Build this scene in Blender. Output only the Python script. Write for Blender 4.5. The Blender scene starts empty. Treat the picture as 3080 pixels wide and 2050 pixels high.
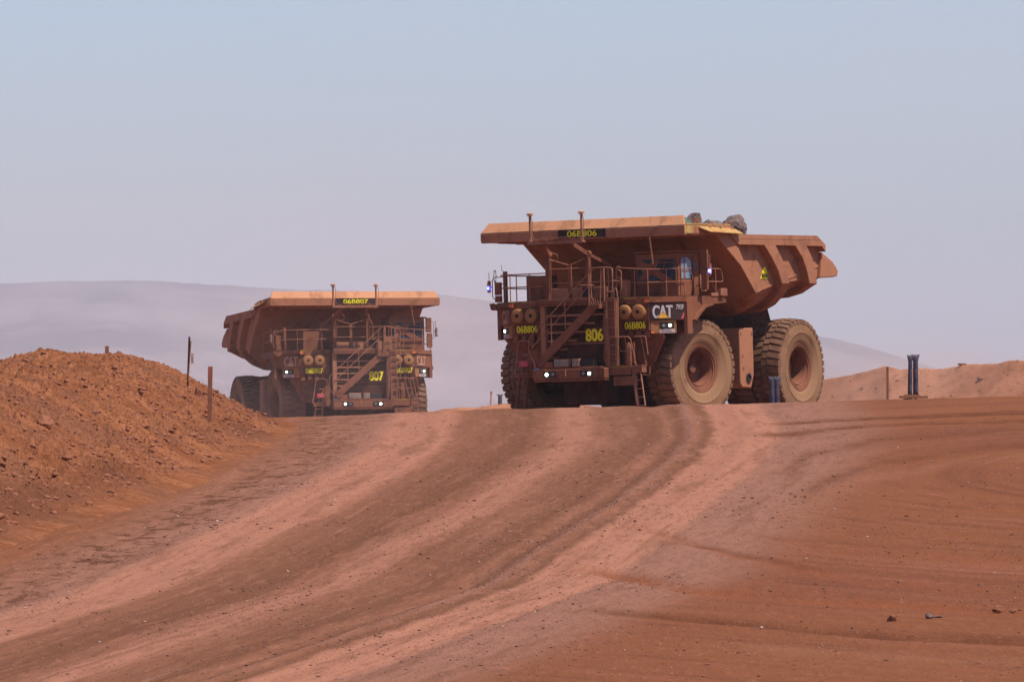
import bpy, math, random
import numpy as np
from mathutils import Vector, Matrix
R = math.radians
S = bpy.context.scene
# ------------------------------------------------------------------ camera
cam = bpy.data.cameras.new('camera'); co = bpy.data.objects.new('camera', cam)
S.collection.objects.link(co); S.camera = co
cam.sensor_width = 36; cam.lens = 295.2; cam.clip_start = 1; cam.clip_end = 60000
co.location = (0, 0, 0); co.rotation_euler = (R(90) + math.atan(141 / 19320), 0, 0)
cam.dof.use_dof = False
# ------------------------------------------------------------------ sky
AZ, EL = R(-30), R(63)            # sun: from the right of the picture, slightly towards the camera
W = bpy.data.worlds.new('World'); S.world = W; W.use_nodes = True
nt = W.node_tree; nt.nodes.clear()
out = nt.nodes.new('ShaderNodeOutputWorld'); bg = nt.nodes.new('ShaderNodeBackground')
sky = nt.nodes.new('ShaderNodeTexSky'); sky.sky_type = 'NISHITA'; sky.sun_disc = False
sky.sun_elevation = EL; sky.sun_rotation = R(90) - AZ
sky.air_density = 1.0; sky.dust_density = 0.8; sky.ozone_density = 1.0
tint = nt.nodes.new('ShaderNodeMix'); tint.data_type = 'RGBA'; tint.blend_type = 'MULTIPLY'; tint.inputs[0].default_value = 1
nt.links.new(sky.outputs[0], tint.inputs[6]); tint.inputs[7].default_value = (.93, 1.09, 1.53, 1)
tc = nt.nodes.new('ShaderNodeTexCoord'); vm = nt.nodes.new('ShaderNodeVectorMath'); vm.operation = 'MULTIPLY'; vm.inputs[1].default_value = (9, 9, 16)
nz = nt.nodes.new('ShaderNodeTexNoise'); nz.inputs['Scale'].default_value = 1.0; nz.inputs['Detail'].default_value = 4; nz.inputs['Roughness'].default_value = .5; nz.inputs['Distortion'].default_value = .6
nt.links.new(tc.outputs['Generated'], vm.inputs[0]); nt.links.new(vm.outputs[0], nz.inputs['Vector'])
mr_ = nt.nodes.new('ShaderNodeMapRange'); mr_.inputs[1].default_value = .36; mr_.inputs[2].default_value = .70; mr_.inputs[3].default_value = 0; mr_.inputs[4].default_value = .35; nt.links.new(nz.outputs[0], mr_.inputs[0])
dz_ = nt.nodes.new('ShaderNodeMix'); dz_.data_type = 'RGBA'; nt.links.new(mr_.outputs[0], dz_.inputs[0]); nt.links.new(tint.outputs[2], dz_.inputs[6]); dz_.inputs[7].default_value = (6.0, 5.6, 6.2, 1)
nt.links.new(dz_.outputs[2], bg.inputs[0]); bg.inputs[1].default_value = 0.080
nt.links.new(bg.outputs[0], out.inputs[0])
# ------------------------------------------------------------------ sun
sd = bpy.data.lights.new('sun', 'SUN'); sd.energy = 4.7; sd.angle = R(0.5); sd.color = (1.0, 0.94, 0.86)
so = bpy.data.objects.new('sun', sd); S.collection.objects.link(so)
svec = Vector((math.cos(AZ) * math.cos(EL), math.sin(AZ) * math.cos(EL), math.sin(EL)))
so.rotation_euler = (-svec).to_track_quat('-Z', 'Y').to_euler(); so.location = (50, -50, 80)
S.view_settings.view_transform = 'Standard'; S.view_settings.look = 'None'
S.view_settings.exposure = 0.3; S.view_settings.gamma = 1.0
S.render.engine = 'CYCLES'
S.cycles.max_bounces = 6; S.cycles.volume_bounces = 1; S.cycles.diffuse_bounces = 2
C = S.collection

# ================================================================== helpers
class N:
    """small node-graph helper"""
    def __init__(s, name):
        s.m = bpy.data.materials.new(name); s.m.use_nodes = True; s.t = s.m.node_tree
        s.b = s.t.nodes['Principled BSDF']; s.o = s.t.nodes['Material Output']
    def n(s, typ, **k):
        x = s.t.nodes.new(typ)
        for a, v in k.items(): setattr(x, a, v)
        return x
    def l(s, a, b): s.t.links.new(a, b)
    def put(s, sock, v):
        if hasattr(v, 'is_output'): s.l(v, sock)
        else: sock.default_value = v
    def pos(s): return s.n('ShaderNodeNewGeometry').outputs['Position']
    def obj(s): return s.n('ShaderNodeTexCoord').outputs['Object']
    def scale(s, v, sc):
        x = s.n('ShaderNodeVectorMath', operation='MULTIPLY'); s.put(x.inputs[0], v); x.inputs[1].default_value = sc
        return x.outputs[0]
    def noise(s, v, sc, det=4, rough=.55, dist=0):
        x = s.n('ShaderNodeTexNoise'); s.l(v, x.inputs['Vector']); x.inputs['Scale'].default_value = sc
        x.inputs['Detail'].default_value = det; x.inputs['Roughness'].default_value = rough; x.inputs['Distortion'].default_value = dist
        return x.outputs['Fac']
    def math(s, op, a, b=0.0, clamp=False):
        x = s.n('ShaderNodeMath', operation=op, use_clamp=clamp); s.put(x.inputs[0], a); s.put(x.inputs[1], b); return x.outputs[0]
    def rng(s, v, a, b, c=0.0, d=1.0):
        x = s.n('ShaderNodeMapRange', interpolation_type='SMOOTHSTEP'); s.put(x.inputs[0], v)
        for i, q in enumerate((a, b, c, d)): x.inputs[i + 1].default_value = q
        return x.outputs[0]
    def mix(s, f, a, b, mode='MIX'):
        x = s.n('ShaderNodeMix', data_type='RGBA', blend_type=mode); s.put(x.inputs[0], f)
        s.put(x.inputs[6], a if hasattr(a, 'is_output') else (*a, 1)); s.put(x.inputs[7], b if hasattr(b, 'is_output') else (*b, 1))
        return x.outputs[2]
    def bump(s, h, strength, dist=1.0):
        x = s.n('ShaderNodeBump'); x.inputs['Strength'].default_value = strength; x.inputs['Distance'].default_value = dist
        s.l(h, x.inputs['Height']); s.l(x.outputs[0], s.b.inputs['Normal'])
    def done(s, col=None, rough=.9, spec=.2, metal=0.0):
        if col is not None: s.put(s.b.inputs['Base Color'], col if hasattr(col, 'is_output') else (*col, 1))
        s.put(s.b.inputs['Roughness'], rough); s.b.inputs['Specular IOR Level'].default_value = spec
        s.b.inputs['Metallic'].default_value = metal
        return s.m

def dusty(name, dust, under, cover=.62, scale=1.3, rough=.85, spec=.08, streak=True, chips=0.0):
    """paint under a coat of red dust: patches, vertical run marks and fine grit"""
    g = N(name); p = g.obj()
    a = g.noise(p, scale, 5, .62, .4)
    v = g.noise(g.scale(p, (6, 6, .5)), 1.0, 3)
    f = g.math('ADD', a, g.math('MULTIPLY', g.math('SUBTRACT', v, .5), .5)) if streak else a
    f = g.rng(f, 1 - cover - .18, 1 - cover + .14)
    fine = g.noise(p, 18, 3, .7)
    c = g.mix(f, under, dust)
    c = g.mix(g.rng(fine, .3, .75, 0, .35), c, tuple(x * .62 for x in dust))
    chip = g.noise(p, 4.5, 6, .75); big = g.noise(p, .35, 2)
    if chips: c = g.mix(g.rng(chip, .60, .66, 0, chips), c, (.36, .20, .055))
    c = g.mix(g.rng(big, .35, .7, 0, .35), c, tuple(min(1, x * 1.3) for x in dust))
    sm = g.noise(g.scale(p, (1.1, 1.1, .8)), 1.0, 5, .7, .8); c = g.mix(g.rng(sm, .50, .36, 0, .45), c, tuple(x * .5 for x in under))
    dr = g.noise(g.scale(p, (14, 14, .7)), 1.0, 3, .6); c = g.mix(g.rng(dr, .56, .70, 0, .3), c, tuple(x * .55 for x in dust))
    g.bump(fine, .25, .02)
    return g.done(c, rough, spec)

def plain(name, col, rough=.8, spec=.3, metal=0.0, var=.25):
    g = N(name); f = g.noise(g.obj(), 6, 4, .6)
    c = g.mix(g.rng(f, .3, .7), tuple(x * (1 - var) for x in col), tuple(min(1, x * (1 + var)) for x in col))
    return g.done(c, rough, spec, metal)

def glow(name, col, s):
    g = N(name); g.b.inputs['Emission Color'].default_value = (*col, 1); g.b.inputs['Emission Strength'].default_value = s
    return g.done((.8, .8, .8), .4)

DUST = (0.350, 0.145, 0.077)
M = {}
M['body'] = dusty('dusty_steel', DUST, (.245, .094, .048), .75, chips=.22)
M['lip'] = dusty('dusty_sunlit_tan_steel', (.47, .215, .108), (.38, .155, .075), .8)  # tan dust, its colour raised to carry sunlight on the canopy lip
M['front'] = dusty('dusty_shaded_brown_steel', (.215, .078, .041), (.105, .040, .022), .6, chips=.35)  # brown dust, its colour darkened to stand in for shade on the front
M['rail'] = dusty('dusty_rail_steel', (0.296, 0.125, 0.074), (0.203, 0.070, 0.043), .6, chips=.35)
M['dark'] = dusty('grimy_dark_steel', (0.094, 0.033, 0.021), (0.027, 0.014, 0.011), .45)
M['grille'] = dusty('grimy_grille_steel', (0.101, 0.035, 0.022), (0.039, 0.017, 0.012), .5)
M['ochre'] = dusty('dusty_ochre_paint', (.30, .125, .055), (.34, .165, .050), .5)
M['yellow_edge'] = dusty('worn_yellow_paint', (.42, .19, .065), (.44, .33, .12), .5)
M['teal'] = dusty('worn_green_primer', (0.234, 0.125, 0.070), (0.078, 0.172, 0.133), .30)
M['stripe'] = dusty('worn_yellow_stripe', (0.234, 0.094, 0.039), (0.429, 0.265, 0.031), .5)
M['tyre'] = dusty('dusty_rubber', (.265, .140, .073), (.19, .093, .050), .6, 1.0, .95, .05, False)
M['tread'] = dusty('dusty_tread_rubber', (.215, .108, .062), (.055, .030, .022), .58, 2.0, .95, .1, False)
M['rim'] = dusty('dusty_rim_steel', (.205, .078, .043), (.105, .038, .024), .6)
M['plate'] = dusty('dirty_black_plate', (0.101, 0.051, 0.039), (0.017, 0.018, 0.021), .18, 2.0)
M['plate_red'] = dusty('dirty_red_plate', (0.156, 0.051, 0.033), (0.078, 0.027, 0.020), .5, 2.0)
M['yellow'] = dusty('reflective_yellow_film', (.60, .48, .03), (.86, .76, .02), .25, 3.0, .5)
M['white'] = dusty('dusty_white_film', (0.390, 0.265, 0.211), (0.562, 0.530, 0.530), .3, 3.0)
M['tan_letter'] = dusty('dusty_tan_film', (0.359, 0.172, 0.101), (0.468, 0.265, 0.172), .4, 3.0)
M['orange'] = plain('orange_film', (0.663, 0.312, 0.039), .6)
M['marker'] = plain('orange_marker_lens', (0.663, 0.156, 0.039), .4)
M['red'] = plain('faded_red_plastic', (0.484, 0.070, 0.070), .6)
M['blue_tag'] = plain('blue_plastic', (0.039, 0.117, 0.273), .6)
M['black'] = plain('black_rubber', (0.016, 0.013, 0.012), .7)
M['lamp'] = glow('lit_headlamp_glass', (1.0, 1.0, .92), 8)
M['beacon'] = glow('lit_blue_beacon_glass', (.03, .06, 1.0), 1.1)
M['beacon_core'] = glow('lit_white_beacon_bulb', (.65, .7, 1.0), 6)
M['lens'] = plain('unlit_lamp_lens', (0.172, 0.156, 0.133), .3, .5)
g = N('dusty_cab_glass'); c = g.mix(g.rng(g.noise(g.obj(), 2.2, 4), .35, .7), (.010, .017, .030), (.035, .05, .075)); M['glass'] = g.done(c, .3, .2)
M['sidewin'] = plain('cab_side_glass', (.17, .23, .30), .3, .5)
g = N('grey_ore'); c = g.mix(g.rng(g.noise(g.obj(), 5, 6, .7), .35, .65), (0.070, 0.051, 0.047), (0.234, 0.156, 0.133)); c = g.mix(g.rng(g.noise(g.obj(), 1.7, 3), .5, .65), c, (0.234, 0.094, 0.055)); g.bump(g.noise(g.obj(), 9, 5, .7), .7, .08); M['ore'] = g.done(c, .9, .2)
M['bluepipe'] = dusty('dusty_blue_plastic', (.13, .095, .10), (.026, .030, .062), .40, 3.0, .6)
M['wood'] = dusty('dusty_stake_wood', (0.281, 0.117, 0.062), (0.195, 0.086, 0.051), .5, 3.0)
M['wood_pale'] = plain('pale_stake_wood', (0.429, 0.257, 0.187), .9)
M['pink_paint'] = plain('faded_pink_paint', (.33, .105, .06), .8)

class MB:
    def __init__(s): s.v = []; s.f = []; s.mi = []; s.mats = []; s.cur = 0
    def mat(s, m):
        if m not in s.mats: s.mats.append(m)
        s.cur = s.mats.index(m); return s
    def add(s, vs, fs):
        o = len(s.v); s.v += [tuple(v) for v in vs]; s.f += [tuple(i + o for i in f) for f in fs]; s.mi += [s.cur] * len(fs); return s
    def box(s, x0, x1, y0, y1, z0, z1):
        vs = [(x, y, z) for x in (x0, x1) for y in (y0, y1) for z in (z0, z1)]
        return s.add(vs, [(0, 1, 3, 2), (4, 6, 7, 5), (0, 4, 5, 1), (2, 3, 7, 6), (0, 2, 6, 4), (1, 5, 7, 3)])
    def hexa(s, a, b):      # two quads (4 pts each), corresponding corners
        return s.add(list(a) + list(b), [(3, 2, 1, 0), (4, 5, 6, 7)] + [(i, (i + 1) % 4, (i + 1) % 4 + 4, i + 4) for i in range(4)])
    def bar(s, p0, p1, w, h, up=(0, 0, 1)):
        p0, p1 = Vector(p0), Vector(p1); d = (p1 - p0).normalized(); u = Vector(up)
        side = d.cross(u)
        if side.length < 1e-4: side = d.cross(Vector((1, 0, 0)))
        side.normalize(); u = side.cross(d).normalized()
        q = [side * (a * w / 2) + u * (b * h / 2) for a, b in ((-1, -1), (1, -1), (1, 1), (-1, 1))]
        return s.hexa([p0 + k for k in q], [p1 + k for k in q])
    def prism(s, poly, off):
        n = len(poly); off = Vector(off); a = [Vector(p) for p in poly]; b = [p + off for p in a]
        return s.add(a + b, [tuple(range(n))[::-1], tuple(range(n, 2 * n))] + [(i, (i + 1) % n, (i + 1) % n + n, i + n) for i in range(n)])
    def tube(s, pts, r, n=7, closed=False):
        pts = [Vector(p) for p in pts]; k = len(pts); rings = []
        for i, p in enumerate(pts):
            if closed: d = (pts[(i + 1) % k] - pts[i - 1])
            else: d = (pts[min(i + 1, k - 1)] - pts[max(i - 1, 0)])
            d.normalize(); ref = Vector((0, 0, 1)) if abs(d.z) < .9 else Vector((1, 0, 0))
            a = d.cross(ref).normalized(); b = a.cross(d).normalized()
            rings.append([p + (a * math.cos(t) + b * math.sin(t)) * r for t in [2 * math.pi * j / n for j in range(n)]])
        vs = [q for ring in rings for q in ring]; fs = []
        for i in range(k if closed else k - 1):
            o, o2 = i * n, ((i + 1) % k) * n
            # align rings when the frame flips
            best = min(range(n), key=lambda h: (vs[o2 + h] - vs[o]).length)
            for j in range(n): fs.append((o + j, o + (j + 1) % n, o2 + (j + 1 + best) % n, o2 + (j + best) % n))
        if not closed: fs += [tuple(range(n))[::-1], tuple(range((k - 1) * n, k * n))]
        return s.add(vs, fs)
    def lathe(s, prof, c, ax='Y', n=40):
        """prof: (radius, offset along axis)"""
        vs = []; fs = []; c = Vector(c); m = len(prof)
        for j in range(n):
            t = 2 * math.pi * j / n; ct, st = math.cos(t), math.sin(t)
            for r, o in prof:
                vs.append(c + (Vector((r * ct, o, r * st)) if ax == 'Y' else Vector((o, r * ct, r * st)) if ax == 'X' else Vector((r * ct, r * st, o))))
        for j in range(n):
            for i in range(m - 1):
                a = j * m + i; b = ((j + 1) % n) * m + i; fs.append((a, a + 1, b + 1, b))
        return s.add(vs, fs)
    def build(s, name, mat=None, parent=None, smooth=0, loc=None, bevel=0):
        me = bpy.data.meshes.new(name)
        vs = s.v if loc is None else [(a - loc[0], b - loc[1], c - loc[2]) for a, b, c in s.v]
        me.from_pydata(vs, [], s.f)
        mats = s.mats or [mat]
        for m in mats: me.materials.append(M[m])
        if len(mats) > 1: me.polygons.foreach_set('material_index', s.mi)
        me.validate(); me.update()
        import bmesh
        bm = bmesh.new(); bm.from_mesh(me); bmesh.ops.recalc_face_normals(bm, faces=bm.faces); bm.to_mesh(me); bm.free()
        if smooth:
            me.polygons.foreach_set('use_smooth', [True] * len(me.polygons)); me.set_sharp_from_angle(angle=R(smooth))
        o = bpy.data.objects.new(name, me); C.objects.link(o)
        if loc is not None: o.location = loc
        if parent is not None: o.parent = parent
        if bevel:
            b = o.modifiers.new('b', 'BEVEL'); b.width = bevel; b.segments = 2; b.limit_method = 'ANGLE'
        return o

def rnd_corner(pts, r=.08, k=4):
    """round the corners of a polyline"""
    pts = [Vector(p) for p in pts]; o = [pts[0]]
    for a, b, c in zip(pts, pts[1:], pts[2:]):
        u = (a - b); w = (c - b); rr = min(r, u.length * .45, w.length * .45); u.normalize(); w.normalize()
        for i in range(k + 1):
            t = i / k; o.append((b + u * rr) * (1 - t) ** 2 + b * 2 * t * (1 - t) + (b + w * rr) * t * t)
    o.append(pts[-1]); return o

def lettering(name, text, mat, parent, origin, right, up, width, height, bold=.02, depth=.012):
    """flat raised lettering centred on origin, reading along `right`"""
    cu = bpy.data.curves.new(name, 'FONT'); cu.body = text; cu.size = 1.0; cu.offset = .012; cu.extrude = 0.0
    t = bpy.data.objects.new(name, cu); C.objects.link(t)
    dg = bpy.context.evaluated_depsgraph_get(); me = bpy.data.meshes.new_from_object(t.evaluated_get(dg))
    bpy.data.objects.remove(t); bpy.data.curves.remove(cu)
    co_ = np.array([v.co[:] for v in me.vertices]); mn, mx = co_.min(0), co_.max(0)
    r = Vector(right).normalized(); u = Vector(up); u = (u - r * u.dot(r)).normalized(); nn = r.cross(u)
    bold = bold * .85; sx = width / (mx[0] - mn[0] + 2 * bold); sy = height / (mx[1] - mn[1])
    V0 = co_.copy(); F0 = [tuple(p.vertices) for p in me.polygons]; V = []; F1 = []
    for k, (dx, dy) in enumerate(((0, 0), (-bold, 0), (bold, 0), (-bold * .5, .01), (bold * .5, -.01))):
        o_ = len(V)
        for c_ in V0: V.append(Vector(origin) + r * ((c_[0] + dx - (mn[0] + mx[0]) / 2) * sx) + u * ((c_[1] + dy - (mn[1] + mx[1]) / 2) * sy) + nn * (depth + .0012 * k))
        F1 += [tuple(i + o_ for i in f) for f in F0]
    me = bpy.data.meshes.new(name); me.from_pydata(V, [], F1)
    me.materials.clear(); me.materials.append(M[mat]); me.name = name
    o = bpy.data.objects.new(name, me); C.objects.link(o); o.parent = parent
    return o

def tag(o, label=None, cat=None, group=None, kind=None):
    if label: o['label'] = label
    if cat: o['category'] = cat
    if group: o['group'] = group
    if kind: o['kind'] = kind
    return o

# ------------------------------------------------------------------ numpy noise
def vnoise(x, y, seed=0):
    xi = np.floor(x).astype(np.int64); yi = np.floor(y).astype(np.int64); fx = x - xi; fy = y - yi
    def h(a, b):
        n = (a * 374761393 + b * 668265263 + seed * 2147483647 + 1013904223) & 0xFFFFFFFF
        n = ((n ^ (n >> 13)) * 1274126177) & 0xFFFFFFFF; n = n ^ (n >> 16)
        n = (n * 2246822519) & 0xFFFFFFFF; n ^= n >> 15
        return (n & 0xFFFFFF) / float(0xFFFFFF)
    u = fx * fx * fx * (fx * (fx * 6 - 15) + 10); v = fy * fy * fy * (fy * (fy * 6 - 15) + 10)
    return ((h(xi, yi) * (1 - u) + h(xi + 1, yi) * u) * (1 - v) + (h(xi, yi + 1) * (1 - u) + h(xi + 1, yi + 1) * u) * v) * 2 - 1
def fbm(x, y, o=4, seed=0, g=.5):
    t = 0; a = 1.0; s = 0
    for i in range(o): t = t + a * vnoise(x * 2 ** i, y * 2 ** i, seed + i * 17); s += a; a *= g
    return t / s
def sstep(a, b, x):
    t = np.clip((x - a) / (b - a), 0, 1); return t * t * (3 - 2 * t)

# ================================================================== terrain functions
_ky = np.array([-400, 0, 262, 272, 286, 301.8, 401, 424, 600, 1500, 10000, 30000.])
_kz = np.array([-8.3, -3.40, -.245, -.25, -.48, -.754, -1.52, -2.52, -3.0, -7, -26, -60.])
_dy = np.arange(-400, 30000, 1.0); _dz = np.interp(_dy, _ky, _kz)
_k = np.exp(-.5 * (np.arange(-12, 13) / 3.2) ** 2); _k /= _k.sum()
_dz[12:-12] = np.convolve(_dz, _k, 'valid')
def gz(y): return np.interp(y, _dy, _dz)
def cross(y): return np.interp(y, [0, 330, 400, 700], [.0268, .0268, .008, 0.0])
def base_z(x, y): return gz(y) + cross(y) * np.clip(x, -60, 60)
RY = np.array([20, 50, 76, 102, 137, 175, 205, 232, 262, 300, 360, 420.])
RX = np.array([-9.5, -5.2, -1.69, 1.17, 3.28, 5.3, 6.5, 7.2, 7.7, 6.5, 3.0, -2])
RW = np.array([4.0, 4.4, 5.0, 5.9, 6.9, 8.0, 8.8, 9.6, 10.2, 11, 12, 12])
def road(x, y):
    s = (x - np.interp(y, RY, RX)) / np.interp(y, RY, RW)
    return s
def rut_z(x, y):
    """wheel ruts and scraped ridges, a few centimetres, following the road"""
    s = road(x, y) * 8.0
    near = sstep(480, 400, y)
    z = .030 * fbm(s * 1.1, y * .02, 3, 3) + .016 * fbm(s * 4.2, y * .05, 3, 8)
    w = sstep(-.5, .6, s / 8)
    r2 = np.hypot(x - 22, (y - 150) / 3)
    z2 = .030 * fbm(r2 * .8, np.arctan2(y - 150, x - 22) * 2.0, 3, 21) + .012 * fbm(r2 * 3.5, y * .06, 2, 25)
    z = z * (1 - w) + z2 * w
    z = z - .05 * np.exp(-((s / 8 + .29) / .035) ** 2) + .035 * np.exp(-((s / 8 + .235) / .02) ** 2)
    z = z + .012 * fbm(x * 2.2, y * .9, 3, 31) + .06 * fbm(x * .12, y * .03, 2, 40)
    return z * near
BT_Y = np.array([90, 128, 153, 178, 201, 224, 240, 255, 272.])
BT_X = np.array([-8.6, -7.85, -7.15, -6.8, -6.55, -6.45, -6.95, -7.75, -8.8])
def berm_h(x, y):
    toe = np.interp(y, BT_Y, BT_X) + .28 * fbm(y * .12, x * 0, 3, 51)
    d = toe - x
    H = 1.96 + .10 * fbm(y * .05 + 3, x * .1, 3, 55) - .9 * sstep(150, 120, y) * 0
    end = sstep(276, 260, y)
    H = H * end
    h = np.clip(d, 0, None) * .62
    h = H * (1 - np.exp(-(h / np.maximum(H, .05)) ** 1.0 * 1.25)) if False else np.minimum(h, H) - .16 * np.exp(-((h - H) / .28) ** 2) * sstep(.1, 1, H)
    back = sstep(-22, -15.5, x)
    h = np.clip(h, 0, None) * back
    # loose apron of dark clods along the toe
    h = h + .22 * np.exp(-((d + .05) / .55) ** 2) * sstep(262, 240, y) * (.6 + .6 * fbm(y * .25, x * .4, 2, 60))
    # mounds on the crest
    h = h + .30 * np.exp(-((x + 13.0) / .9) ** 2 - ((y - 236) / 10) ** 2) + .14 * np.exp(-((x + 11.7) / .6) ** 2 - ((y - 240) / 6) ** 2)
    return h
def clods(x, y, amp):
    a = np.abs(fbm(x * 1.3, y * 1.0, 4, 71, .6)); b = fbm(x * 5.5, y * 4.2, 4, 77, .75)
    lump = np.clip(fbm(x * 4.1 + 7, y * 2.6, 2, 83) - .2, 0, 1)
    return amp * (.15 * a + .17 * b + .17 * lump + .10 * fbm(x * .45, y * .2, 2, 90))
def ground_z(x, y): return base_z(x, y) + rut_z(x, y)
def berm_z(x, y):
    h = berm_h(x, y); return base_z(x, y) - .03 + h + clods(x, y, sstep(.0, .5, h) * .9 + .05) - .07 * sstep(.05, 0, h)
FX, CXP, HR = 19320.0, 1178.0, 925.0
def ray(col, row): return (col - CXP) / FX, (HR - row) / FX
def hit(col, row, fn, y0=70, y1=460):
    """where the sight line of a point of the layout sketch meets the terrain"""
    bx, bz = ray(col, row); y = np.arange(y0, y1, .05); z = fn(bx * y, y)
    k = np.argmax(bz * y <= z); return float(bx * y[k]), float(y[k]), float(z[k])

ARCS = [(0, [(1.9, 124), (2.75, 112.4), (3.59, 103.8), (4.32, 99), (5.74, 94.1), (7.5, 90.5)], 1.9, 1.9), (0, [(1.0, 106), (1.68, 101.2), (2.19, 98.4), (3.26, 94.2), (4.1, 91.8), (5.38, 88.3), (7, 85.5)], 1.6, 1.1),
        (1, [(2.3, 116), (2.75, 113.2), (3.2, 108.6), (3.75, 103.9)], 1.2, 2.2), (1, [(.9, 91.6), (1.49, 89.7), (2.3, 87.4), (3.12, 84.8), (3.99, 83), (5.5, 81)], .9, .9), (1, [(5.9, 203), (6.6, 202), (8.8, 213), (13, 214), (18, 210)], 3.4, 1.0),
        (1, [(7.0, 222), (9, 226), (13.2, 228), (18, 226)], 2.4, 1.5), (1, [(5.2, 160), (6.2, 178), (8.2, 190), (11.5, 199), (16, 205)], 3.2, 2.0), (1, [(4.9, 141), (5.6, 152), (7.2, 168), (10.2, 180), (15, 188)], 2.8, 2.6),
        (2, [(4.4, 128), (5.0, 140), (6.5, 154), (9, 167), (14, 176)], 3.0, 2.6), (0, [(3.4, 121), (4.2, 113), (5.4, 108), (7.5, 104)], 1.2, 2.6), (2, [(2.2, 82), (3.4, 79), (5, 76.5)], 1.0, 3.0)]
def sweeps(x, y):
    out = np.zeros(x.shape + (3,))
    for ch, pts, w, sh in ARCS:
        px_, py_ = zip(*pts); yc = np.interp(x, px_, py_) + .8 * fbm(x * .7, y * .02, 2, 300 + int(py_[0])); d = np.abs(y - yc) / w
        m_ = np.exp(-d ** 2) * sstep(px_[0] - .6, px_[0] + .5, x) * sstep(px_[-1] + .3, px_[-1] - .5, x)
        out[..., ch] = np.maximum(out[..., ch], m_ * (.95 if sh < 1.8 else .6))
    return out
def grid_mesh(name, X, Y, Z, mat, attrs=None, kind='structure', smooth=True):
    nr, nc = X.shape; me = bpy.data.meshes.new(name)
    v = np.stack([X, Y, Z], -1).reshape(-1, 3).astype(np.float32)
    i = np.arange(nr * nc).reshape(nr, nc); q = np.stack([i[:-1, :-1], i[:-1, 1:], i[1:, 1:], i[1:, :-1]], -1).reshape(-1, 4)
    me.vertices.add(len(v)); me.vertices.foreach_set('co', v.ravel())
    me.loops.add(q.size); me.loops.foreach_set('vertex_index', q.ravel().astype(np.int32))
    me.polygons.add(len(q)); me.polygons.foreach_set('loop_start', (np.arange(len(q)) * 4).astype(np.int32))
    me.polygons.foreach_set('loop_total', np.full(len(q), 4, np.int32))
    if smooth: me.polygons.foreach_set('use_smooth', np.ones(len(q), bool))
    me.update(calc_edges=True); me.validate()
    for nm, a in (attrs or {}).items():
        at = me.attributes.new(nm, 'FLOAT_VECTOR', 'POINT'); at.data.foreach_set('vector', a.reshape(-1, 3).astype(np.float32).ravel())
    me.materials.append(M[mat]); o = bpy.data.objects.new(name, me); C.objects.link(o)
    if kind: o['kind'] = kind
    return o

# ================================================================== ground materials
def ramp(g, fac, stops):
    x = g.n('ShaderNodeValToRGB'); g.l(fac, x.inputs[0]); cr = x.color_ramp
    while len(cr.elements) < len(stops): cr.elements.new(.5)
    for e, (p, c) in zip(cr.elements, stops): e.position = p; e.color = (*c, 1)
    return x.outputs[0]
PINK = (.318, .139, .087); BROWN = (0.194, 0.082, 0.049); GREY = (0.226, 0.105, 0.072); ORNG = (.186, .067, .032)
DARK = (0.131, 0.055, 0.032); TAN = (0.277, 0.120, 0.077); LIGHT = (0.275, 0.107, 0.056); WHITE = (0.318, 0.176, 0.133)
g = N('red_haul_road_dirt')
at = g.n('ShaderNodeAttribute', attribute_name='road').outputs['Vector']
sx = g.n('ShaderNodeSeparateXYZ'); g.l(at, sx.inputs[0]); s_, t_, r_ = sx.outputs
P = g.pos()
cmb = g.n('ShaderNodeCombineXYZ'); g.l(g.math('MULTIPLY', s_, 8.0), cmb.inputs[0]); g.l(g.math('MULTIPLY', t_, .03), cmb.inputs[1])
sv = cmb.outputs[0]
wob = g.math('MULTIPLY', g.math('SUBTRACT', g.noise(g.scale(P, (.35, .06, .1)), 1, 3), .5), .055)
wob2 = g.math('MULTIPLY', g.math('SUBTRACT', g.noise(g.scale(P, (2.2, .25, .1)), 1, 3, .7), .5), .045)
sw = g.math('ADD', g.math('ADD', s_, wob), wob2)
fac = g.math('DIVIDE', g.math('ADD', sw, 2.2), 3.0)
def sp(s): return (s + 2.2) / 3.0
stops = [(sp(-2.0), LIGHT), (sp(-1.82), ORNG), (sp(-1.46), ORNG), (sp(-1.36), BROWN), (sp(-1.14), GREY), (sp(-1.08), PINK), (sp(-1.0), TAN), (sp(-.94), PINK), (sp(-.90), BROWN), (sp(-.70), DARK),
         (sp(-.64), BROWN), (sp(-.60), TAN), (sp(-.54), TAN), (sp(-.50), BROWN), (sp(-.34), DARK), (sp(-.31), BROWN), (sp(-.27), DARK), (sp(-.245), GREY), (sp(-.22), BROWN), (sp(-.19), DARK), (sp(-.165), PINK), (sp(-.10), TAN), (sp(-.075), PINK),
         (sp(-.01), PINK), (sp(.010), GREY), (sp(.24), GREY), (sp(.40), ORNG)]
col = ramp(g, fac, stops)
# long streaks along the travelled way
st1 = g.noise(sv, 1.6, 4, .6); st2 = g.noise(g.scale(sv, (1, 2.2, 1)), 6.5, 4, .65)
onroad = g.rng(s_, .10, .45, 1, 0)
col = g.mix(g.math('MULTIPLY', g.rng(st1, .52, .64, 0, .32), onroad), col, TAN)
col = g.mix(g.math('MULTIPLY', g.rng(st1, .47, .36, 0, .40), onroad), col, DARK)
col = g.mix(g.math('MULTIPLY', g.rng(st2, .53, .64, 0, .26), onroad), col, PINK)
col = g.mix(g.math('MULTIPLY', g.rng(st2, .47, .37, 0, .36), onroad), col, DARK)
wst = g.noise(g.scale(sv, (1, .7, 1)), 2.7, 3, .6)
col = g.mix(g.math('MULTIPLY', g.rng(wst, .66, .78, 0, .4), onroad), col, WHITE)
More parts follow.
